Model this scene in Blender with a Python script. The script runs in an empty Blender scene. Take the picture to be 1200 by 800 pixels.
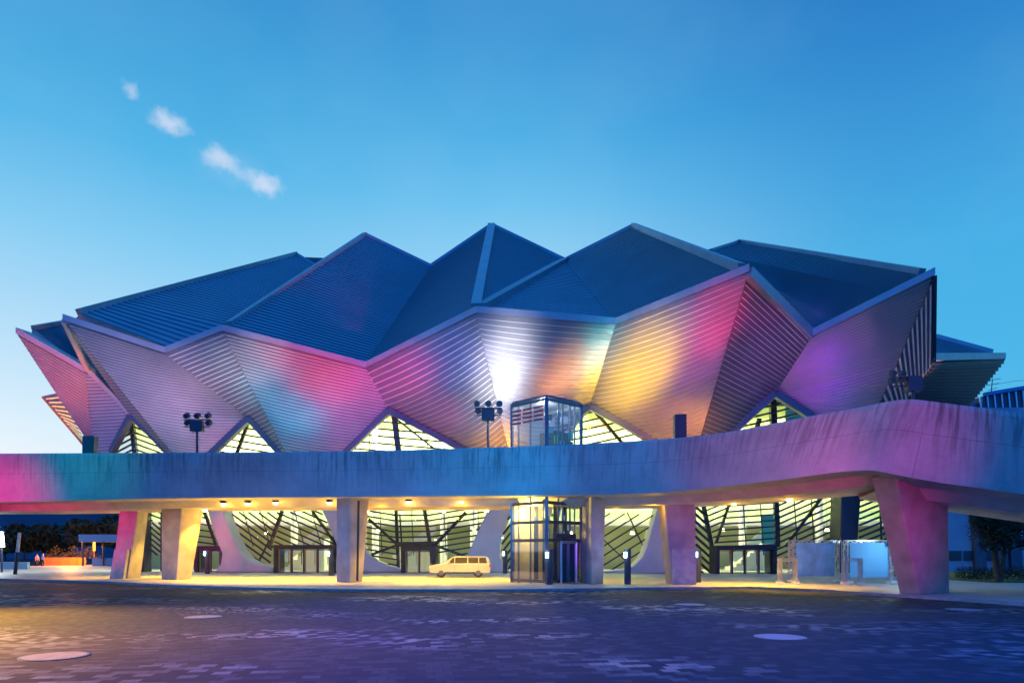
import bpy, bmesh, math, random
from mathutils import Vector, Matrix
random.seed(7)
C = bpy.context.scene.collection
SC = bpy.context.scene
F, HY, CZ = 800.0, 645.0, 2.0           # focal (px at 1200 wide), horizon row, eye height

def P(x, y, d): return Vector(((x-600)*d/F, d, CZ+(HY-y)*d/F))
def PX(x, d, z): return Vector(((x-600)*d/F, d, z))
def PG(x, y, z=0.0):
    d = (CZ-z)*F/(y-HY); return Vector(((x-600)*d/F, d, z))
def lin(r, g, b):
    f = lambda c: (c/255/12.92) if c/255 <= .04045 else ((c/255+.055)/1.055)**2.4
    return (f(r), f(g), f(b), 1.0)

# ------------------------------------------------------------------ materials
def mat(name, col, rough=.6, metal=0.0, spec=.5, noise=None, bump=0.0, emit=None):
    m = bpy.data.materials.new(name); m.use_nodes = True
    nt = m.node_tree; b = nt.nodes['Principled BSDF']
    b.inputs['Base Color'].default_value = (*col[:3], 1)
    b.inputs['Roughness'].default_value = rough
    b.inputs['Metallic'].default_value = metal
    b.inputs['Specular IOR Level'].default_value = spec
    if emit:
        b.inputs['Emission Color'].default_value = (*emit[0][:3], 1)
        b.inputs['Emission Strength'].default_value = emit[1]
    if noise:
        sc, amt = noise
        tc = nt.nodes.new('ShaderNodeTexCoord'); n = nt.nodes.new('ShaderNodeTexNoise')
        n.inputs['Scale'].default_value = sc; n.inputs['Detail'].default_value = 6
        nt.links.new(tc.outputs['Object'], n.inputs['Vector'])
        mx = nt.nodes.new('ShaderNodeMix'); mx.data_type = 'RGBA'
        mx.inputs['A'].default_value = tuple(c*(1-amt) for c in col[:3])+(1,)
        mx.inputs['B'].default_value = tuple(min(1, c*(1+amt)) for c in col[:3])+(1,)
        cr = nt.nodes.new('ShaderNodeMapRange'); cr.inputs[1].default_value = .3; cr.inputs[2].default_value = .7
        nt.links.new(n.outputs['Fac'], cr.inputs[0]); nt.links.new(cr.outputs[0], mx.inputs['Factor'])
        nt.links.new(mx.outputs['Result'], b.inputs['Base Color'])
        if bump:
            bp = nt.nodes.new('ShaderNodeBump'); bp.inputs['Strength'].default_value = bump; bp.inputs['Distance'].default_value = .03
            nt.links.new(n.outputs['Fac'], bp.inputs['Height']); nt.links.new(bp.outputs['Normal'], b.inputs['Normal'])
    return m

def NN(nt, t, **kw):
    n = nt.nodes.new(t)
    for k, v in kw.items():
        if k[0] == 'i' and k[1:].isdigit(): n.inputs[int(k[1:])].default_value = v
        else: setattr(n, k, v)
    return n
def math_n(nt, op, a, b=None, clamp=False):
    n = nt.nodes.new('ShaderNodeMath'); n.operation = op; n.use_clamp = clamp
    for i, v in enumerate((a, b)):
        if v is None: continue
        if isinstance(v, (int, float)): n.inputs[i].default_value = v
        else: nt.links.new(v, n.inputs[i])
    return n.outputs[0]
def mix_c(nt, f, a, b, mode='MIX'):
    n = nt.nodes.new('ShaderNodeMix'); n.data_type = 'RGBA'; n.blend_type = mode
    for s, v in (('Factor', f), ('A', a), ('B', b)):
        if isinstance(v, (int, float, tuple)): n.inputs[s].default_value = v
        else: nt.links.new(v, n.inputs[s])
    return n.outputs['Result']

def concrete_weathered():
    m = mat('weathered_concrete', (.36, .36, .37), .75, spec=.35); nt = m.node_tree; b = nt.nodes['Principled BSDF']; L = nt.links
    tc = NN(nt, 'ShaderNodeTexCoord'); uv = NN(nt, 'ShaderNodeUVMap')
    sep = NN(nt, 'ShaderNodeSeparateXYZ'); L.new(uv.outputs[0], sep.inputs[0])      # u metres along, v 0..1 from top
    big = NN(nt, 'ShaderNodeTexNoise'); big.inputs['Scale'].default_value = .5; big.inputs['Detail'].default_value = 8; big.inputs['Roughness'].default_value = .65
    L.new(tc.outputs['Object'], big.inputs['Vector'])
    fine = NN(nt, 'ShaderNodeTexNoise'); fine.inputs['Scale'].default_value = 9; fine.inputs['Detail'].default_value = 5
    L.new(tc.outputs['Object'], fine.inputs['Vector'])
    cmb = NN(nt, 'ShaderNodeCombineXYZ')
    L.new(math_n(nt, 'MULTIPLY', sep.outputs[0], 5.0), cmb.inputs[0]); L.new(math_n(nt, 'MULTIPLY', sep.outputs[1], 1.3), cmb.inputs[1])
    st = NN(nt, 'ShaderNodeTexNoise'); st.inputs['Scale'].default_value = 1.0; st.inputs['Detail'].default_value = 5; st.inputs['Roughness'].default_value = .6
    L.new(cmb.outputs[0], st.inputs['Vector'])
    cmb2 = NN(nt, 'ShaderNodeCombineXYZ')
    L.new(math_n(nt, 'MULTIPLY', sep.outputs[0], .22), cmb2.inputs[0])
    zone = NN(nt, 'ShaderNodeTexNoise'); zone.inputs['Scale'].default_value = 1.0; L.new(cmb2.outputs[0], zone.inputs['Vector'])
    zr = NN(nt, 'ShaderNodeMapRange'); zr.inputs[1].default_value = .38; zr.inputs[2].default_value = .62; L.new(zone.outputs['Fac'], zr.inputs[0])
    sr = NN(nt, 'ShaderNodeMapRange'); sr.inputs[1].default_value = .46; sr.inputs[2].default_value = .62; L.new(st.outputs['Fac'], sr.inputs[0])
    top = NN(nt, 'ShaderNodeMapRange'); top.inputs[1].default_value = .05; top.inputs[2].default_value = .85; top.inputs[3].default_value = 1; top.inputs[4].default_value = .12
    L.new(sep.outputs[1], top.inputs[0])
    stain = math_n(nt, 'MULTIPLY', math_n(nt, 'MULTIPLY', sr.outputs[0], top.outputs[0]), math_n(nt, 'ADD', math_n(nt, 'MULTIPLY', zr.outputs[0], .7), .25), True)
    br = NN(nt, 'ShaderNodeMapRange'); br.inputs[1].default_value = .3; br.inputs[2].default_value = .7; L.new(big.outputs['Fac'], br.inputs[0])
    c = mix_c(nt, br.outputs[0], (.25, .25, .26, 1), (.43, .43, .435, 1))
    c = mix_c(nt, math_n(nt, 'MULTIPLY', fine.outputs['Fac'], .35), c, (.5, .5, .5, 1))
    c = mix_c(nt, math_n(nt, 'MULTIPLY', stain, .95), c, (.10, .095, .10, 1))
    # formwork joints
    fu = math_n(nt, 'FRACT', math_n(nt, 'DIVIDE', sep.outputs[0], 3.6))
    ju = math_n(nt, 'LESS_THAN', fu, .008)
    fv = math_n(nt, 'ABSOLUTE', math_n(nt, 'SUBTRACT', sep.outputs[1], .42)); jv = math_n(nt, 'LESS_THAN', fv, .006)
    j = math_n(nt, 'MULTIPLY', math_n(nt, 'MAXIMUM', ju, jv), .4)
    c = mix_c(nt, j, c, (.12, .12, .12, 1))
    L.new(c, b.inputs['Base Color'])
    bp = NN(nt, 'ShaderNodeBump'); bp.inputs['Strength'].default_value = .35; bp.inputs['Distance'].default_value = .04
    L.new(fine.outputs['Fac'], bp.inputs['Height']); L.new(bp.outputs['Normal'], b.inputs['Normal'])
    return m

def paving():
    m = mat('plaza_paving', (.2, .2, .2), .5, spec=.3); nt = m.node_tree; b = nt.nodes['Principled BSDF']; L = nt.links
    geo = NN(nt, 'ShaderNodeNewGeometry'); sep = NN(nt, 'ShaderNodeSeparateXYZ'); L.new(geo.outputs['Position'], sep.inputs[0])
    x, y = sep.outputs[0], sep.outputs[1]
    # laid in rings round the disc on the left, in straight courses elsewhere
    dx = math_n(nt, 'ADD', x, 9.3); dy = math_n(nt, 'SUBTRACT', y, 20.5)
    r = math_n(nt, 'SQRT', math_n(nt, 'ADD', math_n(nt, 'MULTIPLY', dx, dx), math_n(nt, 'MULTIPLY', dy, dy)))
    ang = math_n(nt, 'ARCTAN2', dy, dx)
    pol = NN(nt, 'ShaderNodeCombineXYZ'); L.new(math_n(nt, 'MULTIPLY', ang, 6.0), pol.inputs[0]); L.new(r, pol.inputs[1])
    rot = NN(nt, 'ShaderNodeVectorRotate', rotation_type='Z_AXIS'); rot.inputs['Angle'].default_value = math.radians(-8)
    L.new(geo.outputs['Position'], rot.inputs['Vector'])
    def brick(vec, w, h, sq=.5):
        t = NN(nt, 'ShaderNodeTexBrick'); t.offset = .5
        t.inputs['Color1'].default_value = (0, 0, 0, 1); t.inputs['Color2'].default_value = (1, 1, 1, 1); t.inputs['Mortar'].default_value = (.5, .5, .5, 1)
        t.inputs['Scale'].default_value = 1; t.inputs['Mortar Size'].default_value = .009; t.inputs['Mortar Smooth'].default_value = .3
        t.inputs['Brick Width'].default_value = w; t.inputs['Row Height'].default_value = h
        L.new(vec, t.inputs['Vector']); return t
    b1 = brick(pol.outputs[0], .26, .20); b2 = brick(rot.outputs[0], .30, .27)
    inr = math_n(nt, 'LESS_THAN', r, 9.2)
    rnd = mix_c(nt, inr, b2.outputs['Color'], b1.outputs['Color'])
    mort = NN(nt, 'ShaderNodeMix'); L.new(inr, mort.inputs[0]); L.new(b2.outputs['Fac'], mort.inputs[2]); L.new(b1.outputs['Fac'], mort.inputs[3])
    rn = NN(nt, 'ShaderNodeSeparateColor'); L.new(rnd, rn.inputs[0]); rv = rn.outputs[0]
    zone = NN(nt, 'ShaderNodeTexNoise'); zone.inputs['Scale'].default_value = .16; zone.inputs['Detail'].default_value = 3
    mp = NN(nt, 'ShaderNodeMapping'); mp.inputs['Scale'].default_value = (.8, 1.5, 1); L.new(geo.outputs['Position'], mp.inputs[0]); L.new(mp.outputs[0], zone.inputs['Vector'])
    zr = NN(nt, 'ShaderNodeMapRange'); zr.inputs[1].default_value = .50; zr.inputs[2].default_value = .62; L.new(zone.outputs['Fac'], zr.inputs[0])
    pick = NN(nt, 'ShaderNodeMapRange'); pick.inputs[1].default_value = .45; pick.inputs[2].default_value = .8; L.new(rv, pick.inputs[0])
    shine = math_n(nt, 'MULTIPLY', pick.outputs[0], math_n(nt, 'ADD', math_n(nt, 'MULTIPLY', zr.outputs[0], .85), .06), True)
    base = mix_c(nt, rv, (.024, .024, .026, 1), (.043, .042, .043, 1))
    dirt = NN(nt, 'ShaderNodeTexNoise'); dirt.inputs['Scale'].default_value = 2.2; dirt.inputs['Detail'].default_value = 7; L.new(geo.outputs['Position'], dirt.inputs['Vector'])
    base = mix_c(nt, math_n(nt, 'MULTIPLY', dirt.outputs['Fac'], .5), base, (.06, .055, .06, 1))
    c = mix_c(nt, shine, base, (.12, .125, .13, 1))
    c = mix_c(nt, math_n(nt, 'MULTIPLY', mort.outputs[0], .8), c, (.03, .03, .03, 1))
    L.new(c, b.inputs['Base Color'])
    rg = NN(nt, 'ShaderNodeMapRange'); rg.inputs[3].default_value = .75; rg.inputs[4].default_value = .4; L.new(shine, rg.inputs[0]); L.new(rg.outputs[0], b.inputs['Roughness']); sg = NN(nt, 'ShaderNodeMapRange'); sg.inputs[3].default_value = .08; sg.inputs[4].default_value = .5; L.new(shine, sg.inputs[0]); L.new(sg.outputs[0], b.inputs['Specular IOR Level'])
    hgt = math_n(nt, 'ADD', math_n(nt, 'SUBTRACT', math_n(nt, 'MULTIPLY', rv, .35), mort.outputs[0]), math_n(nt, 'MULTIPLY', dirt.outputs['Fac'], .4))
    bp = NN(nt, 'ShaderNodeBump'); bp.inputs['Strength'].default_value = .5; bp.inputs['Distance'].default_value = .02
    L.new(hgt, bp.inputs['Height']); L.new(bp.outputs['Normal'], b.inputs['Normal'])
    return m

def glass(name, tint=(.9, .97, .93), refl=.12, rough=.03):
    m = bpy.data.materials.new(name); m.use_nodes = True; nt = m.node_tree; nt.nodes.clear()
    o = NN(nt, 'ShaderNodeOutputMaterial'); t = NN(nt, 'ShaderNodeBsdfTransparent'); g = NN(nt, 'ShaderNodeBsdfGlossy')
    t.inputs[0].default_value = (*tint, 1); g.inputs['Roughness'].default_value = rough
    lw = NN(nt, 'ShaderNodeLayerWeight'); lw.inputs[0].default_value = .25
    f = math_n(nt, 'ADD', math_n(nt, 'MULTIPLY', lw.outputs['Fresnel'], .6), refl*.5, True)
    mx = NN(nt, 'ShaderNodeMixShader'); nt.links.new(f, mx.inputs[0]); nt.links.new(t.outputs[0], mx.inputs[1]); nt.links.new(g.outputs[0], mx.inputs[2])
    nt.links.new(mx.outputs[0], o.inputs[0]); return m

def cladding():
    m = mat('aluminium_cladding', (.62, .62, .63), .42, metal=.6); nt = m.node_tree; b = nt.nodes['Principled BSDF']; L = nt.links
    tc = NN(nt, 'ShaderNodeTexCoord'); n = NN(nt, 'ShaderNodeTexNoise'); n.inputs['Scale'].default_value = .9; n.inputs['Detail'].default_value = 5
    L.new(tc.outputs['Object'], n.inputs['Vector'])
    L.new(mix_c(nt, n.outputs['Fac'], (.24, .24, .255, 1), (.36, .36, .375, 1)), b.inputs['Base Color'])
    r = NN(nt, 'ShaderNodeMapRange'); r.inputs[3].default_value = .34; r.inputs[4].default_value = .52; L.new(n.outputs['Fac'], r.inputs[0]); L.new(r.outputs[0], b.inputs['Roughness'])
    return m

def leafmat(name, a, b_):
    m = mat(name, a, .7, spec=.2); nt = m.node_tree; b = nt.nodes['Principled BSDF']
    tc = NN(nt, 'ShaderNodeTexCoord'); n = NN(nt, 'ShaderNodeTexNoise'); n.inputs['Scale'].default_value = 1.7; n.inputs['Detail'].default_value = 4
    nt.links.new(tc.outputs['Object'], n.inputs['Vector']); nt.links.new(mix_c(nt, n.outputs['Fac'], (*a, 1), (*b_, 1)), b.inputs['Base Color'])
    return m

M = dict(
    clad=cladding(),
    roof=mat('roof_seam_metal', (.20, .30, .36), .45, metal=.2, noise=(.25, .14)),
    seam=mat('roof_seam_edge', (.08, .16, .2), .5, metal=.2),
    edge=mat('polished_edge', (.84, .84, .86), .34, metal=.45),
    shade_clad=mat('shade_dark_cladding', (.07, .06, .07), .5, metal=.4, noise=(1.2, .2)), shade_edge=mat('shade_dark_edge', (.34, .22, .28), .4, metal=.5),  # for the unlit wing underside: its shade is put into these dark colours
    gutter=mat('gutter_metal', (.34, .36, .39), .4, metal=.4, noise=(.6, .12)),
    conc=concrete_weathered(),
    conc2=mat('smooth_concrete', (.50, .49, .47), .7, noise=(1.3, .16), bump=.15),
    colc=mat('column_concrete', (.37, .35, .33), .75, noise=(1.1, .22), bump=.2),
    leg=mat('pale_concrete', (.58, .55, .53), .65, noise=(.7, .08), bump=.08),
    plinth=mat('block_plinth', (.42, .40, .39), .75, noise=(3, .2)),
    pave=paving(),
    pod=mat('pale_paving', (.40, .38, .35), .55, noise=(1.2, .16)),
    kerb=mat('kerb_stone', (.27, .27, .28), .7, noise=(3, .2)),
    frame=mat('dark_steel', (.035, .04, .05), .45, metal=.5),
    steel=mat('blue_grey_steel', (.11, .13, .17), .4, metal=.6),
    alu=mat('bare_aluminium', (.6, .6, .62), .35, metal=.8),
    glass=glass('hall_glass'), dglass=glass('door_glass', (.92, .98, .92), .2),
    lglass=glass('lift_glass', (.86, .95, .95), .32),
    wall=mat('hall_wall', (.50, .56, .27), .8, noise=(.25, .15)),
    wallw=mat('hall_white', (.8, .79, .72), .8),
    black=mat('matt_black', (.02, .022, .028), .5),
    navy=mat('navy_paint', (.03, .04, .07), .45),
    white=mat('white_paint', (.75, .75, .73), .45),
    cream=mat('cream_car_paint', (.40, .39, .40), .35, noise=(2, .05)),
    rubber=mat('rubber', (.02, .02, .02), .8),
    cglass=mat('car_glass', (.05, .055, .06), .1),
    screen=mat('blue_fabric', (.16, .50, .84), .8, noise=(.6, .06)), screen2=mat('blotched_fabric', (.15, .46, .80), .8, noise=(1.9, .26)),
    red=mat('red_print', (.7, .06, .08), .5),
    teal=mat('teal_banner', (.03, .42, .45), .6),
    wood=mat('brown_frame', (.35, .22, .12), .5),
    disc=mat('pale_stone_disc', (.21, .215, .22), .5, noise=(4, .12), bump=.1),
    disc2=mat('worn_stone_disc', (.15, .15, .15), .6, noise=(5, .25), bump=.2),
    warm=mat('warm_lamp', (1, .8, .4), .5, emit=((1, .78, .32), 26)),
    cool=mat('cool_lamp', (.7, .9, 1), .5, emit=((.55, .85, 1), 22)),
    flood=mat('flood_lamp', (1, .95, .8), .5, emit=((1, .86, .5), 60)),
    streetl=mat('street_lamp_glow', (1, 1, 1), .5, emit=((.95, .97, 1), 16)),
    trunk=mat('bark', (.06, .045, .035), .9, noise=(6, .3), bump=.3),
    leaf=leafmat('leaves_dark', (.012, .022, .014), (.04, .06, .035)),
    hedge=leafmat('leaves_hedge', (.01, .018, .012), (.03, .05, .03)),
    grass=leafmat('lawn', (.035, .06, .02), (.07, .10, .03)),
    bwall=mat('blue_grey_wall', (.24, .36, .46), .7, noise=(.4, .12)),
    bdark=mat('dark_cladding', (.07, .08, .11), .6, noise=(1, .2)),
    hill=mat('hill_woods', (.03, .05, .06), .9, noise=(.02, .3)),
    shed=mat('warehouse_wall', (.10, .13, .18), .8, noise=(.1, .2)),
    awn=mat('blue_awning', (.10, .22, .42), .6, noise=(1, .1)),
    orange=mat('orange_barrier', (.75, .20, .03), .6, noise=(3, .2)),
    skin=mat('skin', (.45, .28, .2), .6), shirt1=mat('mauve_shirt', (.35, .2, .42), .8), shirt2=mat('blue_shirt', (.2, .3, .55), .8),
    trous=mat('dark_trousers', (.03, .03, .045), .8), hair=mat('dark_hair', (.015, .012, .01), .6),
    hivis=mat('green_sheet', (.15, .7, .1), .5), tail=mat('tail_light', (.4, .01, .01), .3),
)

# ------------------------------------------------------------------ mesh helpers
class MB:
    def __init__(s): s.v, s.f, s.m, s.uv = [], [], [], {}
    def poly(s, pts, mi=0):
        i = len(s.v); s.v += [tuple(p) for p in pts]; s.f.append(tuple(range(i, i+len(pts)))); s.m.append(mi)
    def prism(s, bot, top, mi=0):
        n = len(bot); i = len(s.v); s.v += [tuple(p) for p in bot]+[tuple(p) for p in top]
        s.f.append(tuple(range(i+n-1, i-1, -1))); s.m.append(mi); s.f.append(tuple(range(i+n, i+2*n))); s.m.append(mi)
        for k in range(n):
            a, b = i+k, i+(k+1) % n; s.f.append((a, b, b+n, a+n)); s.m.append(mi)
    def box(s, c, size, rz=0.0, mi=0):
        c = Vector(c); hx, hy, hz = (q/2 for q in size); R = Matrix.Rotation(rz, 3, 'Z')
        q = [R @ Vector((sx*hx, sy*hy, 0)) for sx, sy in ((-1, -1), (1, -1), (1, 1), (-1, 1))]
        s.prism([c+p-Vector((0, 0, hz)) for p in q], [c+p+Vector((0, 0, hz)) for p in q], mi)
    def bar(s, p, q, w=.1, h=None, up=None, mi=0):
        p, q = Vector(p), Vector(q); h = h or w; t = q-p
        if t.length < 1e-5: return
        t.normalize(); u = Vector(up) if up is not None else (Vector((0, 0, 1)) if abs(t.z) < .9 else Vector((0, 1, 0)))
        a = t.cross(u); a.normalize(); b = a.cross(t)
        o = [a*w/2*sx+b*h/2*sy for sx, sy in ((-1, -1), (1, -1), (1, 1), (-1, 1))]
        s.prism([p+k for k in o], [q+k for k in o], mi)
    def tube(s, p, q, r0, r1=None, n=10, mi=0):
        p, q = Vector(p), Vector(q); r1 = r0 if r1 is None else r1; t = (q-p).normalized()
        u = Vector((0, 0, 1)) if abs(t.z) < .9 else Vector((0, 1, 0)); a = t.cross(u).normalized(); b = a.cross(t)
        ring = lambda c, r: [c+(a*math.cos(k*2*math.pi/n)+b*math.sin(k*2*math.pi/n))*r for k in range(n)]
        s.prism(ring(p, r0), ring(q, r1), mi)
    def build(s, name, mats, parent=None, smooth=False, bevel=0.0, recalc=True):
        me = bpy.data.meshes.new(name); me.from_pydata(s.v, [], s.f)
        for m in (mats if isinstance(mats, (list, tuple)) else [mats]): me.materials.append(m)
        for p, k in zip(me.polygons, s.m): p.material_index = k; p.use_smooth = smooth
        if recalc:
            bm = bmesh.new(); bm.from_mesh(me); bmesh.ops.recalc_face_normals(bm, faces=bm.faces); bm.to_mesh(me); bm.free()
        o = bpy.data.objects.new(name, me); C.objects.link(o)
        if parent is not None:
            o.parent = parent; o.matrix_parent_inverse = Matrix.Translation(-root_loc(parent))
        if bevel:
            b = o.modifiers.new('bevel', 'BEVEL'); b.width = bevel; b.segments = 2; b.limit_method = 'ANGLE'
        return o
def root_loc(o):
    return o.location.copy() if o.type == 'EMPTY' else Vector()
def tag(o, label=None, cat=None, group=None, kind=None):
    if label: o['label'] = label
    if cat: o['category'] = cat
    if group: o['group'] = group
    if kind: o['kind'] = kind
    return o
def empty(name, loc, label, cat, group=None):
    o = bpy.data.objects.new(name, None); C.objects.link(o); o.location = loc; o.empty_display_size = .3
    return tag(o, label, cat, group)
def part(mb, name, m, parent, **k): return mb.build(name, m, parent, **k)
def copy_thing(root, delta, label=None):
    def rec(o, par):
        c = o.copy(); C.objects.link(c)
        if par is not None: c.parent = par; c.matrix_parent_inverse = o.matrix_parent_inverse.copy()
        for ch in o.children: rec(ch, c)
        return c
    r = rec(root, None); r.location = root.location+Vector(delta)
    if label: r['label'] = label
    return r

class Pl:                                   # plane given by three (x, y, d): 1/d is linear in x, y
    def __init__(s, *p):
        m = Matrix([(a[0], a[1], 1) for a in p]); s.k = m.inverted() @ Vector([1/a[2] for a in p])
    def d(s, x, y): return 1/(s.k[0]*x+s.k[1]*y+s.k[2])
    def at(s, x, y, off=0): return P(x, y, s.d(x, y)+off)

def along(pl, v):
    if v <= pl[0][0]: return pl[0][1].copy()
    for (a, p), (b, q) in zip(pl, pl[1:]):
        if v <= b: return p.lerp(q, (v-a)/(b-a) if b > a else 0)
    return pl[-1][1].copy()
def edge(*pts):                             # points -> parameterised polyline by length
    pts = [P(*p) if len(p) == 3 and not isinstance(p, Vector) else p for p in pts]
    L = [0]
    for a, b in zip(pts, pts[1:]): L.append(L[-1]+max((b-a).length, 1e-6))
    return [(l/L[-1], p) for l, p in zip(L, pts)]
CAM = Vector((0, 0, CZ))
def ribbed(name, Lp, Rp, n, amp, m, parent, nu=10, bow=0.0, sag=0.0, thick=.35, up=False, lip=.16):
    """A folded sheet-metal panel: n lapped courses between the edges Lp and Rp, each with a real lip."""
    mid = [along(Lp, .5), along(Rp, .5), along(Lp, 0), along(Rp, 0), along(Lp, 1), along(Rp, 1)]
    nrm = (mid[5]-mid[2]).cross(mid[3]-mid[4]); ctr = sum(mid, Vector())/6
    if nrm.length < 1e-6: nrm = CAM-ctr
    nrm.normalize()
    if up:
        if nrm.z < 0: nrm = -nrm
    elif nrm.dot(CAM-ctr) < 0: nrm = -nrm
    def pt(u, v, off):
        vv = min(1, max(0, v+.4*sag*4*u*(1-u)*4*v*(1-v)*.25))
        return along(Lp, vv).lerp(along(Rp, vv), u)+nrm*(off+.5*bow*4*u*(1-u)*math.sin(math.pi*min(1, max(0, v))))
    b = MB(); us = [k/nu for k in range(nu+1)]
    def row(v, off): i = len(b.v); b.v.extend(tuple(pt(u, v, off)) for u in us); return i
    def join(a, c):
        for k in range(nu): b.f.append((a+k, a+k+1, c+k+1, c+k)); b.m.append(0)
    for i in range(n):
        v0, v1 = i/n, (i+1)/n
        join(row(v0, 0), row(v1-lip/n, amp*.8))
        k0 = len(b.f); join(row(v1-lip/n, amp*.8), row(v1-lip/n, amp)); join(row(v1-lip/n, amp), row(v1-.03/n, amp*.75)); join(row(v1-.03/n, amp*.75), row(v1, 0))
        for q in range(k0, len(b.f)): b.m[q] = 1
    # back skin and rim
    nb = 6; bk = [[pt(u, k/nb, -thick) for u in us] for k in range(nb+1)]
    for k in range(nb):
        for q in range(nu): b.poly([bk[k][q], bk[k][q+1], bk[k+1][q+1], bk[k+1][q]])
    for k in range(nb):
        for u in (0, 1): b.poly([pt(u, k/nb, amp*.4), pt(u, (k+1)/nb, amp*.4), pt(u, (k+1)/nb, -thick), pt(u, k/nb, -thick)])
    for v in (0, 1):
        for q in range(nu): b.poly([pt(us[q], v, amp*.3), pt(us[q+1], v, amp*.3), pt(us[q+1], v, -thick), pt(us[q], v, -thick)])
    o = b.build(name, m, parent, smooth=False, recalc=False)
    return o

def clip(poly, ang, off):
    """Where the screen-plan line at this angle and offset crosses the outline: pairs of points."""
    dx, dy = math.cos(ang), math.sin(ang); nx, ny = -dy, dx; hits = []
    for (x0, y0), (x1, y1) in zip(poly, poly[1:]+poly[:1]):
        a, c = x0*nx+y0*ny-off, x1*nx+y1*ny-off
        if (a < 0) != (c < 0):
            t = a/(a-c); x, y = x0+t*(x1-x0), y0+t*(y1-y0); hits.append((x*dx+y*dy, x, y))
    hits.sort(); return [(hits[i][1:], hits[i+1][1:]) for i in range(0, len(hits)-1, 2)]

# ------------------------------------------------------------------ setting
g = MB(); g.poly([(-1500, -300, 0), (1500, -300, 0), (1500, 2500, 0), (-1500, 2500, 0)])
tag(g.build('ground', M['pave']), kind='structure')
front = [(-320, 674), (-100, 676), (20, 678), (130, 681), (200, 685), (300, 688), (400, 690), (600, 690), (760, 688), (880, 687), (960, 690), (1050, 696), (1130, 701), (1200, 706), (1500, 724)]
fp = [PG(x, y, .12) for x, y in front]
pd = MB(); kb = MB()
for a, b in zip(fp, fp[1:]):
    t = (b-a).normalized(); n = Vector((-t.y, t.x, 0))
    if n.y < 0: n = -n
    kb.prism([a*1-Vector((0, 0, .12)), b*1-Vector((0, 0, .12)), b+n*.3-Vector((0, 0, .12)), a+n*.3-Vector((0, 0, .12))], [a, b, b+n*.3, a+n*.3])
pd.poly([a+Vector((0, .25, -.004)) for a in fp]+[Vector((60, 110, .116)), Vector((-60, 110, .116))])
tag(pd.build('pavement', M['pod']), kind='structure')
tag(kb.build('kerb', M['kerb']), kind='structure')

# ------------------------------------------------------------------ concert hall
hall = empty('concert_hall', (0, 62, 0), 'faceted concert hall with ribbed silver walls and peaked dark blue roofs', 'concert hall')
CM = M['clad']
A0, A1 = (20, 391, 58), (100, 436, 60)
B0, B1 = (75, 376, 53), (194, 414, 57)
C0, C1 = (261, 388, 55.8), (429, 431, 58)
D0, D1 = (558, 367, 51.6), (721, 381, 50.5)
E0, E1 = (877, 319, 44), (951, 394, 48)
F0 = (1094, 323, 44.6)
gA, gB, gC, gD, gE = (154, 487, 61), (292, 490, 59.5), (456, 481, 59.5), (691, 476, 55.5), (908, 461, 53)
nB, nC, nD, nE = (214, 545, 60), (345, 549, 58), (602, 552, 57), (812, 542, 54)
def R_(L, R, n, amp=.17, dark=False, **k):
    o = ribbed('facade_panel', L, R, int(n*1.18), amp*.9, [M['shade_clad'], M['shade_edge']] if dark else [CM, M['edge']], hall, **k)
    if dark: o['label'] = 'underside of the rear wing, its shade put into a dark colour'
R_(edge((50, 464, 70), (98, 520, 72)), edge((69, 460, 71), (112, 540, 73)), 12)
R_(edge(A0, (118, 540, 62)), edge(A1, (111, 545, 62.2)), 26, bow=.3)
R_(edge(A1, (111, 545, 62.2)), edge((103, 437, 60), gA, (128, 545, 62.3)), 24, bow=.2)
R_(edge(B0, gA, (205, 545, 61)), edge((79, 378, 53.1), nB), 40, nu=3, amp=.14)
R_(edge((79, 378, 53.1), nB), edge(B1, gB, (238, 549, 60.5)), 36, bow=.9, sag=.25)
R_(edge(B1, gB, (341, 551, 58.4)), edge(C0, nC), 30, nu=5)
R_(edge(C0, nC), edge(C1, gC, (392, 552, 60)), 32, bow=.8, sag=.2)
R_(edge(C1, gC, (592, 556, 58)), edge(D0, nD), 27, bow=.9, sag=.35)
R_(edge(D0, nD), edge(D1, gD, (640, 552, 57)), 28, bow=.9, sag=.35)
R_(edge(D1, gD, (800, 545, 54.7)), edge(E0, nE), 30, bow=.7, sag=.3)
R_(edge(E0, nE), edge(E1, gE, (828, 545, 54.5)), 32, bow=.3, amp=.12)
R_(edge(E1, gE, (990, 512, 53)), edge(F0, (1030, 474, 51), (1006, 515, 52)), 34, bow=.5, amp=.13)
R_(edge((1095, 323, 44.6), (1030, 474, 51), (1006, 515, 52)), edge((1093, 424, 46.5), (1045, 490, 52), (1030, 520, 53)), 15, nu=4, amp=.45, lip=.45)
R_(edge((1093, 424, 46.6), (1060, 468, 53), (1040, 500, 57)), edge((1177, 420, 56), (1132, 478, 62), (1110, 505, 64)), 18, nu=5, amp=.3, dark=True)

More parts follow.
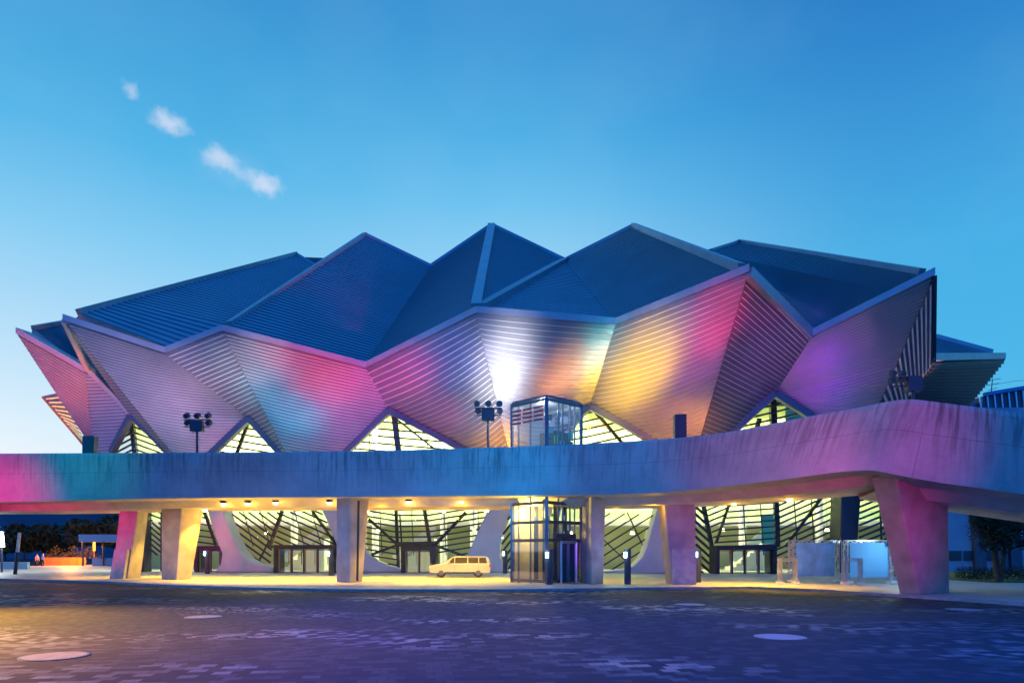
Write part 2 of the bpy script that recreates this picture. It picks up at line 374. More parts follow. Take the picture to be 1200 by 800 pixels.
# roofs
RM = M['roof']
def off(p, dx=0, dy=-5, dd=1.3): return (p[0]+dx, p[1]+dy, p[2]+dd)
eC0, eC1, eD0, eD1, eE0, eE1, eB0, eB1 = [off(p) for p in (C0, C1, D0, D1, E0, E1, B0, B1)]
eF0 = (1080, 320, 46.5)
pk2, pk3, pk6, pk7, pk1 = (428, 275, 78), (576, 264, 76), (742, 265, 72), (866, 284, 74), (347, 298, 84)
pl2 = Pl(eC0, pk2, eC1); v23 = (505, 312, pl2.d(505, 312))
pl6 = Pl(pk6, eE0, eD1); v36 = (662, 305, pl6.d(662, 305))
Q = lambda L, R, n, **k: ribbed('roof_panel', L, R, int(n*1.45), k.pop('amp', .09), [RM, M['seam']], hall, nu=k.pop('nu', 3), up=True, thick=.5, **k)
Q(edge(pk1, (92, 367, 58)), edge((376, 314, 83), (268, 381, 60), (198, 408, 59)), 34)
Q(edge(pk2, eC0), edge(v23, eC1), 36)
Q(edge(pk3, eD0), edge(v23, eC1), 40, amp=.06)
Q(edge(pk3, off(D0, 3, -6, 1.4)), edge(v36, off(D0, 4, -6, 1.4)), 36, amp=.07)
Q(edge(v36, off(D0, 8, -5, 1.3)), edge((663, 305.5, v36[2]-.1), eD1), 26, amp=.07)
Q(edge(pk6, v36), edge(off(E0, -8, -3, 1.6), eD1), 38)
Q(edge(pk7, (830, 296, 66), (872, 318, 50), eE1), edge(eF0, off(E1, 4, -6, 1.2)), 34)
Q(edge((1096, 395, 62), (1096, 416, 54.5)), edge((1162, 414, 62), (1172, 417, 57)), 8)
Q(edge((73, 379, 66), (38, 385, 62)), edge((99, 431, 60.8), (97, 430, 60.7)), 14)
# back slopes that close the roof behind its ridges
rid = [(38, 385, 62), (73, 379, 66), (92, 367, 72), pk1, (400, 300, 84), pk2, v23, pk3, v36, pk6, (830, 297, 66), pk7, (1079, 320, 50), (1096, 396, 62), (1162, 414, 63)]
bk = MB()
for a, b in zip(rid, rid[1:]):
    p, q = P(*a)-Vector((0, 0, .3)), P(*b)-Vector((0, 0, .3))
    bk.poly([p, q, Vector((q.x, max(q.y+14, 92), 9)), Vector((p.x, max(p.y+14, 92), 9))])
bk.build('rear_roof', RM, hall)
# eaves, ridge and valley trims
def trim(name, pts, w, h, m='gutter', up=None):
    b = MB(); pts = [P(*p) for p in pts]
    for p, q in zip(pts, pts[1:]): b.bar(p, q, w, h, up)
    return b.build(name, M[m], hall)
def eave(a, b_):
    a, b_ = Vector(P(*a)), Vector(P(*b_)); b = MB(); up = Vector((0, 0, .5)); back = Vector((0, 1.5, .15)); o = Vector((0, -.18, 0))
    b.prism([a+o, b_+o, b_+back-up*.2, a+back-up*.2], [a+o+up, b_+o+up, b_+back+up, a+back+up])
    b.build('eave_gutter', M['gutter'], hall)
for a, b_ in ((A0, A1), (B0, B1), (B1, C0), (C0, C1), (C1, D0), (D0, D1), (D1, E0), (E1, F0)): eave(a, b_)
eave((1093, 423, 46.3), (1177, 421, 55.8))
trim('ridge_trim', [off(E0, 0, 0, 0), off(E1, 0, -1, .3)], .5, .7)
trim('ridge_trim', [B0, (103, 434, 59.5), gA], .35, .35)
trim('ridge_trim', [pk3, off(D0, 0, -8, 1)], .8, .5); trim('ridge_trim', [v36, off(D0, 6, -7, 1)], 1.0, .6)
trim('ridge_trim', [pk2, off(C0, 8, -8, 2)], .6, .5); trim('ridge_trim', [(92, 366, 58), pk1], .5, .6)
trim('ridge_trim', [pk1, (370, 312, 83)], .5, .5); trim('ridge_trim', [pk2, v23], .4, .4, 'roof'); trim('ridge_trim', [pk3, v23], .4, .4, 'roof')
trim('ridge_trim', [pk3, v36], .4, .4, 'roof'); trim('ridge_trim', [pk6, v36], .4, .4, 'roof'); trim('ridge_trim', [pk6, off(E0, -9, -5, 1.5)], .5, .6)
trim('ridge_trim', [pk7, eF0], .5, .6); trim('ridge_trim', [pk7, (832, 295, 67)], .5, .5, 'roof'); trim('ridge_trim', [(1096, 395, 62), (1162, 413, 62)], .4, .5)
trim('ridge_trim', [F0, (1093, 424, 46.4)], .25, .35, 'frame')
trim('ridge_trim', [(39, 384, 61.8), (73, 378, 66)], .4, .4)

# glass walls
def bay(ap, bl, br, outline, sections, beams, posts=()):
    pl = Pl(ap, bl, br)
    gw = MB(); gw.poly([pl.at(x, y) for x, y in outline]); o = gw.build('glass_wall', M['glass'], hall)
    s = MB()
    for poly, deg, sp, w in sections:
        a = math.radians(deg); dx, dy = math.cos(a), math.sin(a)
        offs = [-dy*x+dx*y for x, y in poly]; k = min(offs)+sp*.5
        while k < max(offs):
            for p, q in clip(poly, a, k): s.bar(pl.at(*p, -.1), pl.at(*q, -.1), w*.62, .14, (0, -1, .15))
            k += sp
    s.build('louvre_screen', M['frame'], o)
    for p, q, w in beams: t = MB(); t.bar(pl.at(*p, .35), pl.at(*q, .35), w*.55, w*.5, (0, 1, 0)); t.build('steel_brace', M['frame'], o)
    for p, q in posts: t = MB(); t.bar(pl.at(*p, .12), pl.at(*q, .12), .07, .1, (0, 1, 0)); t.build('mullion', M['frame'], o)
    return pl
def posts(xs, y0, y1, lean): return [((x, y0), (x+lean, y1)) for x in xs]
pb1 = bay((154, 487, 62), (150, 672, 62.5), (262, 672, 62.5),
    [(154, 487), (112, 545), (150, 610), (160, 672), (266, 672), (246, 610), (212, 545)],
    [([(154, 490), (130, 530), (112, 545), (150, 610), (172, 610), (160, 545)], -28, 6, .22), ([(156, 490), (160, 545), (172, 610), (246, 610), (212, 545)], 20, 6, .22),
     ([(172, 612), (165, 650), (190, 650), (190, 612)], 40, 5, .25), ([(226, 612), (226, 645), (256, 645), (248, 612)], 8, 7, .2)],
    [((154, 489), (166, 600), .7), ((166, 600), (162, 670), .5), ((190, 600), (190, 670), .4), ((240, 600), (256, 645), .5)])
pb2 = bay((292, 490, 60.5), (290, 672, 62.2), (405, 672, 62.2),
    [(292, 490), (232, 560), (258, 598), (282, 655), (300, 668), (400, 668), (398, 640), (376, 595), (362, 552)],
    [([(292, 490), (232, 560), (362, 552)], 9, 8, .2), ([(260, 600), (282, 655), (300, 668), (316, 668), (320, 630), (330, 600)], 36, 6.5, .26),
     ([(332, 600), (320, 640), (398, 640), (376, 598)], 24, 6.5, .24)],
    [((292, 492), (270, 552), .5), ((292, 492), (352, 552), .35), ((331, 598), (316, 640), .55), ((316, 632), (300, 664), .3), ((318, 640), (398, 640), .5), ((366, 598), (396, 640), .45)],
    posts((285, 305, 345, 365), 598, 640, 12))
pb3 = bay((456, 482, 60.5), (430, 672, 61), (575, 672, 61),
    [(456, 482), (386, 553), (424, 596), (424, 640), (436, 655), (470, 668), (545, 672), (547, 650), (577, 592), (604, 553)],
    [([(456, 482), (386, 553), (604, 553), (550, 525)], 5, 8.5, .2), ([(424, 594), (424, 650), (466, 664), (466, 594)], 9, 6.4, .2), ([(466, 594), (466, 638), (508, 638), (500, 594)], -1, 6.4, .2),
     ([(500, 594), (508, 650), (547, 650), (577, 594)], -9, 6.4, .2)],
    [((464, 594), (467, 668), .5), ((468, 594), (471, 640), .25), ((497, 594), (509, 668), .6), ((430, 606), (466, 638), .45), ((546, 600), (508, 640), .5), ((434, 650), (466, 638), .4), ((547, 652), (508, 638), .4),
     ((462, 486), (470, 552), .9), ((466, 638), (510, 638), .6), ((456, 484), (540, 550), .3)],
    posts((445, 482, 520, 560), 594, 650, 3)+posts((432, 500, 530), 494, 552, 2))
pb4 = bay((694, 478, 57), (600, 672, 60), (740, 672, 60),
    [(694, 478), (640, 520), (616, 553), (596, 600), (588, 630), (588, 652), (598, 674), (735, 670), (752, 653), (770, 602), (810, 545), (760, 508)],
    [([(694, 478), (640, 520), (616, 553), (800, 545), (760, 508)], -12, 9, .2), ([(598, 600), (588, 630), (588, 652), (598, 672), (640, 672), (640, 600)], -52, 6, .28), ([(690, 600), (690, 670), (735, 670), (752, 653), (769, 603)], -32, 9.5, .2)],
    [((697, 482), (752, 545), .5), ((700, 625), (745, 668), .2), ((735, 600), (756, 645), .2)])
pb5 = bay((908, 462, 54.5), (820, 674, 58), (985, 674, 58),
    [(908, 462), (822, 535), (812, 590), (818, 674), (986, 674), (986, 560), (990, 525), (950, 490)],
    [([(908, 462), (822, 535), (990, 525), (950, 490)], -13, 8, .22), ([(812, 590), (818, 672), (836, 672), (834, 640), (826, 590)], 42, 6.5, .3), ([(826, 588), (838, 640), (856, 586)], -22, 6.5, .22),
     ([(856, 584), (840, 640), (908, 640), (908, 578)], -4, 7, .2), ([(908, 576), (908, 660), (986, 660), (986, 564)], -24, 6.6, .26)],
    [((824, 590), (836, 650), .6), ((856, 586), (839, 636), .4), ((909, 570), (911, 640), .7), ((972, 570), (920, 640), .45), ((838, 641), (912, 639), .5), ((890, 490), (880, 530), .6), ((905, 466), (908, 530), .9)],
    posts((870, 890, 930, 950), 575, 650, 5))
pb6 = bay((1035, 500, 52), (1005, 674, 55), (1075, 674, 55),
    [(1010, 500), (1002, 674), (1075, 674), (1060, 500)],
    [([(1008, 540), (1006, 672), (1075, 672), (1060, 540)], -22, 6.6, .28)], [((1030, 540), (1034, 672), .2)])
# frames of the upper glass openings
for poly in (((131, 529, 62), (154, 486, 61), (212, 540, 60.5)), ((240, 538, 60), (292, 489, 59.4), (338, 540, 58.4)), ((400, 534, 59.8), (456, 480, 59.3), (560, 535, 58)),
             ((640, 520, 57), (691, 475, 55.3), (780, 522, 54.5)), ((840, 522, 54), (908, 460, 52.8), (955, 490, 52.8))):
    trim('opening_frame', [off(p, 0, 1, -.3) for p in poly], .5, .5, 'steel')

# leaning concrete legs between the glass bays
def leg(outline, d, t=2.2, m='leg'):
    b = MB(); f_ = [P(x, y, d) for x, y in outline]; bb = [p+Vector((0, t, 0)) for p in f_]
    b.prism(f_, bb); return b.build('concrete_leg', M[m], hall, bevel=.12)
yb = HY+1.88*F/59.5
leg([(236, 560), (258, 560), (262, 603), (270, 625), (280, 645), (289, 655), (300, 661), (320, 664), (320, yb), (250, yb), (258, 662), (260, 648), (251, 625), (244, 603)], 59.5)
leg([(352, 545), (400, 548), (424, 600), (424, 640), (431, 650), (440, 657), (455, 663), (471, 667), (471, yb), (390, yb), (396, 642), (387, 620), (376, 595), (362, 565)], 59.5)
leg([(588, 560), (622, 553), (604, 590), (596, 610), (588, 631), (586, 650), (590, 664), (600, yb), (540, yb), (546, 654), (550, 645), (572, 596)], 59.5)
yc = HY+1.88*F/57.5
leg([(782, 548), (822, 545), (816, 600), (820, yc), (706, yc), (707, 669), (732, 667), (744, 662), (752, 653), (758, 640), (768, 605)], 57.5)
leg([(988, 520), (1012, 520), (1008, 600), (1003, yc), (984, yc), (986, 600)], 54.5, 2, 'navy')
leg([(128, 552), (160, 552), (168, 600), (168, yb), (150, yb), (146, 600)], 61, 1.5, 'navy')

# entrances
def entrance(x0, x1, y0, n, pl, d):
    yb_ = HY+1.88*F/d; a, b_ = P(x0, yb_, d), P(x1, yb_, d); z1 = P(x0, y0, d).z; W = b_.x-a.x; z0 = .12
    b = MB(); t = .28
    b.box((a.x+t/2, d+.9, (z0+z1)/2), (t, 2, z1-z0)); b.box((b_.x-t/2, d+.9, (z0+z1)/2), (t, 2, z1-z0)); b.box(((a.x+b_.x)/2, d+.9, z1+.18), (W, 2.1, .36))
    o = b.build('entrance', M['frame'], hall)
    w = (W-2*t)/n
    for k in range(n):
        x = a.x+t+w*k; df = MB(); y = d+.3; h = z1-z0
        for p, q in (((x+.06, y, z0), (x+.06, y, z1)), ((x+w-.06, y, z0), (x+w-.06, y, z1)), ((x, y, z1-.06), (x+w, y, z1-.06)), ((x, y, z0+.08), (x+w, y, z0+.08))):
            df.bar(p, q, .10, .08)
        df.bar((x+w*.82, y-.1, z0+.7), (x+w*.82, y-.1, z0+1.9), .05)
        df.poly([(x+.1, y+.02, z0+.1), (x+w-.1, y+.02, z0+.1), (x+w-.1, y+.02, z1-.1), (x+.1, y+.02, z1-.1)], 1)
        df.build('door', [M['wood' if k % 2 == 0 else 'frame'], M['dglass']], o)
entrance(321, 390, 643, 4, pb2, 58.5); entrance(470, 511, 645, 2, pb3, 58.5); entrance(839, 910, 644, 4, pb5, 55.5); entrance(228, 262, 644, 2, pb1, 60.5)

# interior
b = MB(); b.poly([(-41, 74, .1), (41, 72, .1), (41, 72, 15), (-41, 74, 15)])
b.poly([(-41, 74, 15), (41, 72, 15), (37, 62, 15.2), (-35, 64, 15.2)])
b.build('hall_wall', M['wall'], hall)
for x, y0, y1 in ((360, 655, 668), (488, 640, 668), (880, 650, 668)):   # pale stair flights inside
    s = MB(); p = PX(x, 66, .12); n = 9
    for k in range(n): s.box((p.x-1.8+k*.42, 66.5, .12+(k+1)*.17), (.44, 2.2, (k+1)*.34))
    s.bar((p.x-2, 65.3, 1.2), (p.x+1.9, 65.3, 4.2), .1, .8); s.build('staircase', M['wallw'], hall)
for x in (345, 520, 555, 870, 960, 440): 
    s = MB(); p = PX(x, 68, 0); s.tube((p.x, 68, .1), (p.x, 68, 15), .35, n=14); s.build('interior_column', M['wallw'], hall)
s = MB(); s.box((0, 70.9, 4.75), (78, 5.4, .45)); s.build('gallery_floor', M['wallw'], hall)
s = MB(); s.box((0, 68.3, 5.55), (78, .06, .9)); s.build('gallery_railing', M['dglass'], hall)
for k in range(14):
    x = -33+k*4.9+random.uniform(-.6, .6); s = MB(); z = random.choice((3.6, 3.9, 8.6, 9.2)); s.tube((x, 66, z), (x, 66, z+.25), .22, .1, n=12); o = s.build('pendant_lamp', M['warm'], hall)
    s = MB(); s.tube((x, 66, z+.25), (x, 66, 15), .02, n=6); s.build('cord', M['black'], o)
s = MB(); s.box((9.4*.0+P(903, 620, 63).x, 63, P(903, 620, 63).z), (1.7, .08, 2.6)); s.build('hanging_banner', M['teal'], hall)
s = MB(); s.box((P(935, 487, 60).x, 60, P(935, 487, 60).z), (2.2, .08, 1.6)); s.build('hanging_banner', M['teal'], hall)

# ------------------------------------------------------------------ elevated walkway
walk = empty('elevated_walkway', (0, 44, 0), 'curved stained concrete walkway on leaning columns across the front of the hall', 'walkway')
ST = [(-420, 48, 533, 590, -420), (-200, 45.5, 532, 589, -200), (0, 43, 531, 588, 0), (200, 41.4, 530, 583.5, 200), (400, 40, 528.5, 582, 400), (520, 39, 525.5, 581, 520), (640, 37.5, 521.5, 580, 638), (740, 36, 516.5, 578.5, 735), (800, 34.8, 512, 575.5, 793),
      (860, 33, 504.5, 570, 848), (950, 29.7, 487, 560.5, 925), (1000, 28.1, 478, 554, 972), (1040, 27, 470, 551, 1010), (1060, 26.6, 467.5, 552, 1030), (1078, 26.4, 468, 556, 1050), (1110, 26.2, 472, 565, 1100), (1200, 25.6, 483.5, 578.5, 1196), (1320, 24.6, 500, 600, 1318), (1500, 23, 525, 640, 1500)]
tops = [P(x, yt, d) for x, d, yt, yb_, xb in ST]; bots = [P(xb, yb_, d+.15) for x, d, yt, yb_, xb in ST]
def cr(pts, sub=5):
    out = []
    for i in range(len(pts)-1):
        p0, p1, p2, p3 = pts[max(i-1, 0)], pts[i], pts[i+1], pts[min(i+2, len(pts)-1)]
        for k in range(sub):
            t = k/sub; out.append(.5*((2*p1)+(p2-p0)*t+(2*p0-5*p1+4*p2-p3)*t*t+(3*p1-p0-3*p2+p3)*t**3))
    return out+[pts[-1]]
T, B_ = cr(tops), cr(bots)
ARC = [0]
for a, b_ in zip(T, T[1:]): ARC.append(ARC[-1]+(b_-a).length)
def normals(T):
    ns = []
    for i in range(len(T)):
        a, b_ = T[max(i-3, 0)], T[min(i+3, len(T)-1)]; t = b_-a; n = Vector((-t.y, t.x, 0)).normalized()
        ns.append(n if n.y > 0 or n.x < 0 and n.y > -.3 else n)
    return ns
NRM = normals(T)
for i, n in enumerate(NRM):
    if n.y < 0: NRM[i] = -n
W = 8.6
def sheet(mb, rows):
    for r0, r1 in zip(rows, rows[1:]):
        for k in range(len(r0)-1): mb.poly([r0[k], r0[k+1], r1[k+1], r1[k]])
def shift(pts, s, dz=0): return [p+n*s+Vector((0, 0, dz)) for p, n in zip(pts, NRM)]
# front parapet with uv (metres along, 0..1 down)
me = bpy.data.meshes.new('parapet'); vs = []; fs = []; uvs = []
lv = [0, .06, .35, .5, .75, 1]
for i in range(len(T)):
    for t in lv:
        p = T[i].lerp(B_[i], t); 
        if t == 0: p = p+NRM[i]*.06
        vs.append(tuple(p))
n = len(lv)
for i in range(len(T)-1):
    for k in range(n-1): fs.append((i*n+k, (i+1)*n+k, (i+1)*n+k+1, i*n+k+1)); uvs += [(ARC[i], lv[k]), (ARC[i+1], lv[k]), (ARC[i+1], lv[k+1]), (ARC[i], lv[k+1])]
base = len(vs)
inn = [shift(T, .06), shift(T, .42, .0), shift(T, .42, -1.1)]
for r in inn: vs += [tuple(p) for p in r]
N = len(T)
for k in range(2):
    for i in range(N-1):
        fs.append((base+k*N+i, base+(k+1)*N+i, base+(k+1)*N+i+1, base+k*N+i+1)); uvs += [(ARC[i], 0), (ARC[i], .05), (ARC[i+1], .05), (ARC[i+1], 0)]
me.from_pydata(vs, [], fs); ul = me.uv_layers.new(name='UVMap')
for i, uv in enumerate(uvs): ul.data[i].uv = uv
me.materials.append(M['conc'])
for p in me.polygons: p.use_smooth = False
o = bpy.data.objects.new('parapet', me); C.objects.link(o); o.parent = walk; o.matrix_parent_inverse = Matrix.Translation(-walk.location)
dk = MB(); sheet(dk, [shift(T, .42, -1.1), shift(T, W-.42, -1.1), shift(T, W-.42, 0), shift(T, W, 0), shift(B_, W-.7, 0), shift(B_, 0.002, 0.0)])
dk.build('deck', M['conc2'], walk)
gd = MB(); sel = slice(0, N)
g0, g1, g2, g3 = shift(B_, 2.0, .02), shift(B_, 2.6, -.42), shift(B_, 6.2, -.42), shift(B_, 6.8, .02)
sheet(gd, [g0, g1, g2, g3]); gd.build('girder', M['conc2'], walk)

def column(top, bot, zt, label=None, plinth=None, m='colc', groove=False):
    """top/bot: (x_left, x_mid, x_right, d_left, d_mid, d_right): the two faces the plaza sees meet at mid."""
    def ring(q, z):
        a, b_, c = PX(q[0], q[3], z), PX(q[1], q[4], z), PX(q[2], q[5], z); return [a, b_, c, a+c-b_]
    mb = MB(); mb.prism(ring(bot, .1), ring(top, zt)); o = mb.build('column', M[m], walk, bevel=.06)
    if label: o['label'] = label
    if plinth:
        pm = MB(); q0, q1, z = plinth; pm.prism(ring(q0, .1), ring(q1, z)); pm.build('plinth', M['plinth'], o)
    if groove:
        gm = MB(); p, q = PX(419, bot[4]+.02, .2), PX(420.5, top[4]+.02, 5.0); gm.tube(p-Vector((0, .05, 0)), q-Vector((0, .05, 0)), .07); gm.build('drain_pipe', M['frame'], o)
column((141, 163, 175, 47, 46.6, 48.4), (131, 149, 165, 47, 46.6, 48.4), 5.2, 'magenta lit column with a block foot', ((128.5, 144, 150, 46.5, 46.1, 47), (134, 149, 155, 46.5, 46.1, 47), 2.1))
column((189, 213, 240, 45.6, 44.6, 45.8), (189, 207, 224, 45.6, 44.6, 45.8), 5.2, 'wide tan column with two faces')
column((394, 410, 433, 41.4, 41, 42), (394, 409.5, 425, 41.4, 41, 42), 5.2, 'column with a blue side and a yellow side', groove=True)
column((682, 693, 710, 40.4, 38.4, 39), (682, 693, 707, 40.4, 38.4, 39), 5.2, 'purple lit column beside the lift')
column((769, 777, 815, 40.2, 38.6, 38.4), (780, 788, 815, 40.2, 38.6, 38.4), 5.1, 'broad violet column with block foot', ((786, 789, 816, 39, 38.2, 38), (786, 789, 816, 39, 38.2, 38), 2.1))
column((1021, 1050, 1111, 28.6, 27.3, 29.5), (1054, 1077, 1113, 30.6, 29.6, 31), 5.05, 'massive leaning magenta column at the bend')
# lamps set in the soffit
LAMPS = [(300, 47), (240, 45), (323, 42.4), (386, 42.2), (479, 41.8), (541, 41.4), (605, 40.8), (765, 38.6), (205, 48.5), (430, 46.5), (520, 46), (650, 44), (290, 43.0), (150, 49), (860, 38.5), (925, 35.8), (722, 42.8), (570, 45.5), (350, 47.5), (470, 47.2), (447, 42.6), (262, 43.4)]
lp = []
for x, d in LAMPS:
    z = 4.64 if d > 44 or x > 840 else 4.93
    m_ = MB(); p = PX(x, d, z); m_.tube(p+Vector((0, 0, .2)), p+Vector((0, 0, .06)), .2, n=14); 
    o = m_.build('downlight', M['frame'], walk); l2 = MB(); l2.tube(p+Vector((0, 0, .055)), p-Vector((0, 0, .06)), .17, .1, n=12); l2.build('lamp', M['warm'], o); lp.append(p-Vector((0, 0, .35)))

# ------------------------------------------------------------------ lift tower
zT = P(640, 465, 38.8).z; cL, cM, cR = PX(600, 40.8, 0), PX(640.5, 38.8, 0), PX(681, 40.8, 0); cB = cL+cR-cM
lift = empty('lift_tower', (cM.x, 40.5, .12), 'glazed steel lift shaft rising through the walkway to a glass box on top', 'lift')
fr = MB(); z0 = .12
for p in (cL, cM, cR, cB): fr.bar((p.x, p.y, z0), (p.x, p.y, zT), .2)
ring = [cL, cM, cR, cB]
for z in (.25, 2.6, 3.65, 4.75, 7.5, zT-.12):
    for a, b_ in zip(ring, ring[1:]+ring[:1]): fr.bar((a.x, a.y, z), (b_.x, b_.y, z), .12, .18)
for k in (.33, .45, .66, .8):
    a = cM.lerp(cR, k); fr.bar((a.x, a.y, z0), (a.x, a.y, zT), .10)
    if k in (.45, .8):
        a = cM.lerp(cL, k); fr.bar((a.x, a.y, z0), (a.x, a.y, zT), .10)
fr.build('steel_frame', M['steel'], lift)
up = Vector((0, 0, 1))
for a, b_ in ((cL, cM), (cM, cR), (cR, cB), (cB, cL)):
    t = (b_-a).normalized(); n = Vector((t.y, -t.x, 0)); n = n if n.dot(a-(cL+cR)/2) > 0 else -n
    for z0_, z1_ in ((.3, 4.9), (5.2, zT-.1)):
        gm = MB(); gm.poly([a+n*.06+up*z0_, b_+n*.06+up*z0_, b_+n*.06+up*z1_, a+n*.06+up*z1_]); gm.build('glass_panel', M['lglass'], lift)
rf = MB(); rf.prism([p+up*(zT+.0) for p in ring], [p+up*(zT+.14) for p in ring]); rf.build('roof', M['steel'], lift)
pn = MB(); t = (cM-cL); n = Vector((t.y, -t.x, 0)).normalized()
for k in range(4):
    for q in range(3):
        a = cL.lerp(cM, .05+q*.31); b_ = cL.lerp(cM, .05+q*.31+.27); z = zT-.5-k*.24
        pn.bar(a+n*.1+up*z, b_+n*.1+up*(z), .03, .11)
pn.build('red_strip', M['red'], lift)
# door unit and machinery
dr = MB(); a, b_ = cM.lerp(cR, .36), cM.lerp(cR, .80); t = (b_-a).normalized(); n = Vector((t.y, -t.x, 0))
dr.bar(a+n*.14+up*.15, a+n*.14+up*2.5, .1, .16); dr.bar(b_+n*.14+up*.15, b_+n*.14+up*2.5, .1, .16); dr.bar(a+n*.14+up*2.5, b_+n*.14+up*2.5, .12, .16); dr.build('door_frame', M['alu'], lift)
for k in (0, 1):
    dl = MB(); p, q = a.lerp(b_, .04+k*.48), a.lerp(b_, .48+k*.48)
    for s0, s1 in ((p, p.lerp(q, .14)), (p.lerp(q, .86), q)): dl.bar((s0+s1)/2+n*.08+up*.15, (s0+s1)/2+n*.08+up*2.4, .08, .05)
    dl.poly([p+n*.08+up*.2, q+n*.08+up*.2, q+n*.08+up*2.4, p+n*.08+up*2.4]); dl.build('lift_door', M['steel'], lift)
cb = MB(); ct = (cL+cR)/2; cb.box((ct.x+.5, ct.y, 8.25), (1.3, 1.3, 1.5), math.radians(45)); cb.build('machine_box', M['navy'], lift)
mc = MB()
for k in range(16):
    x, y, z = ct.x+random.uniform(-.2, 1.4), ct.y+random.uniform(-.7, .5), random.choice((random.uniform(6.9, 10), random.uniform(2.6, 4.6)))
    mc.box((x, y, z), (random.uniform(.1, .5), .2, random.uniform(.1, .5)))
mc.build('machinery', M['alu'], lift)
for z, mm, dx in ((8.5, 'hivis', .55), (8.0, 'red', .8), (9.0, 'teal', .2), (9.3, 'red', -.1)):
    q = MB(); q.box((ct.x+dx, ct.y-.8, z), (.3, .12, .55 if mm == 'hivis' else .2)); q.build('cable_drum', M[mm], lift)
sw = MB(); sw.bar(cB.lerp(cR, .08)+up*.2-Vector((.1, .1, 0)), cB.lerp(cR, .08)+up*4.9-Vector((.1, .1, 0)), .3, .3); a2, b2_ = cB+Vector((-.12, -.12, 0)), cR+Vector((-.12, -.05, 0))
sw.prism([a2+up*.15, b2_+up*.15, b2_+up*.15-Vector((.05, .05, 0)), a2+up*.15-Vector((.05, .05, 0))], [a2+up*2.7, b2_+up*2.7, b2_+up*2.7-Vector((.05, .05, 0)), a2+up*2.7-Vector((.05, .05, 0))]); sw.build('shaft_wall', M['navy'], lift)
q = MB(); a2, b2_ = cB+Vector((.12, -.12, 0)), cL+Vector((.12, -.05, 0)); q.prism([a2+up*.15, b2_+up*.15, b2_+up*.15+Vector((.05, -.05, 0)), a2+up*.15+Vector((.05, -.05, 0))], [a2+up*4.8, b2_+up*4.8, b2_+up*4.8+Vector((.05, -.05, 0)), a2+up*4.8+Vector((.05, -.05, 0))]); q.build('added_warm_panel', M['colc'], lift)['label'] = 'added tan panel catching warm light behind the left glass'  # panel added to catch warm light, for golden reflections in the glass
for k, (u_, v_) in enumerate(((.2, .25), (.42, .2), (.6, .3), (.78, .22), (.9, .4), (.3, .6))):
    q = cM.lerp(cR, u_)+(cL-cM)*v_; gr = MB(); gr.bar((q.x, q.y, .15), (q.x, q.y, 5.0), random.choice((.12, .2, .26)), .16); gr.build('guide_rail', M['frame'], lift)
for k in range(9):
    q = cM.lerp(cR, random.uniform(.1, .9))+(cL-cM)*random.uniform(.1, .5); e = MB(); z = random.uniform(2.7, 4.6); e.box((q.x, q.y, z), (random.uniform(.15, .45), .15, random.uniform(.1, .4))); e.build('lift_gear', M[random.choice(('frame', 'navy', 'alu', 'steel'))], lift)
for k in range(12):
    q = cM.lerp(cR, random.uniform(.08, .9))+(cL-cM)*random.uniform(.06, .3); e = MB(); z = random.uniform(8.0, 9.9); e.box((q.x, q.y, z), (random.uniform(.12, .5), .12, random.uniform(.1, .5))); e.build('lift_gear', M[('frame', 'navy', 'alu', 'white', 'frame', 'teal')[k % 6]], lift)
hd = MB(); p = cM.lerp(cR, .55); hd.box((p.x-.1, p.y-.25, 2.85), (1.7, .3, .28), math.radians(45)); hd.build('door_header', M['navy'], lift)

# ------------------------------------------------------------------ floodlight masts, cabinets
def mast(x, d, ytop, s=1.0, label='', big=False):
    zd = 6.85; top = P(x, ytop, d); r = empty('floodlight_mast', (top.x, d, zd), label, 'floodlight', 'floodlight masts on the walkway')
    m_ = MB(); m_.tube((top.x, d, zd), (top.x, d, top.z-.5*s), .09*s, .07*s); m_.build('pole', M['navy'], r)
    m_ = MB(); m_.box((top.x, d, top.z-.78*s), (.78*s, .4*s, .7*s)); m_.build('control_box', M['navy'], r, bevel=.02)
    m_ = MB()
    for k in (0, 1): m_.bar((top.x-.85*s, d, top.z-.36*s-k*.45*s), (top.x+.85*s, d, top.z-.36*s-k*.45*s), .06*s)
    m_.build('crossbar', M['navy'], r)
    for sx, k in ((-.68, 0), (0, 0), (.68, 0), (-.62, 1), (.72, 1)):
        h = MB(); c = Vector((top.x+sx*s, d, top.z-.14*s-k*.45*s)); h.tube(c+Vector((0, -.16*s, -.03)), c+Vector((0, .16*s, .08)), .16*s, .21*s, n=12); h.build('lamp_head', M['navy'], r, bevel=.02)
    return r
mast(231, 43.5, 485, 1.0, 'dark floodlight mast on the walkway before the lilac wall')
mast(572, 41.5, 471, 1.0, 'dark floodlight mast on the walkway left of the glass lift box')
r = empty('floodlight_mast', PX(1064, 30, 6.6), 'dark floodlight with a big square box at the walkway bend', 'floodlight', 'floodlight masts on the walkway')
m_ = MB(); c = P(1070, 450, 30); m_.box(c, (.62, .4, .66)); m_.build('control_box', M['navy'], r, bevel=.02)
m_ = MB(); m_.tube((c.x, 30, 6.6), (c.x, 30, c.z-.3), .07); m_.build('pole', M['navy'], r)
m_ = MB(); m_.bar((c.x-1.05, 30, c.z-.12), (c.x-.2, 30, c.z-.05), .06); m_.bar((c.x-.95, 30, c.z+.3), (c.x-.1, 30, c.z+.3), .06); m_.build('crossbar', M['navy'], r)
for dx, dz in ((-.9, .12), (-.5, .15), (-.45, .45), (-.85, .46)):
    h = MB(); q = c+Vector((dx, 0, dz)); h.tube(q+Vector((0, -.12, 0)), q+Vector((0, .14, .05)), .1, .14, n=12); h.build('lamp_head', M['navy'], r)
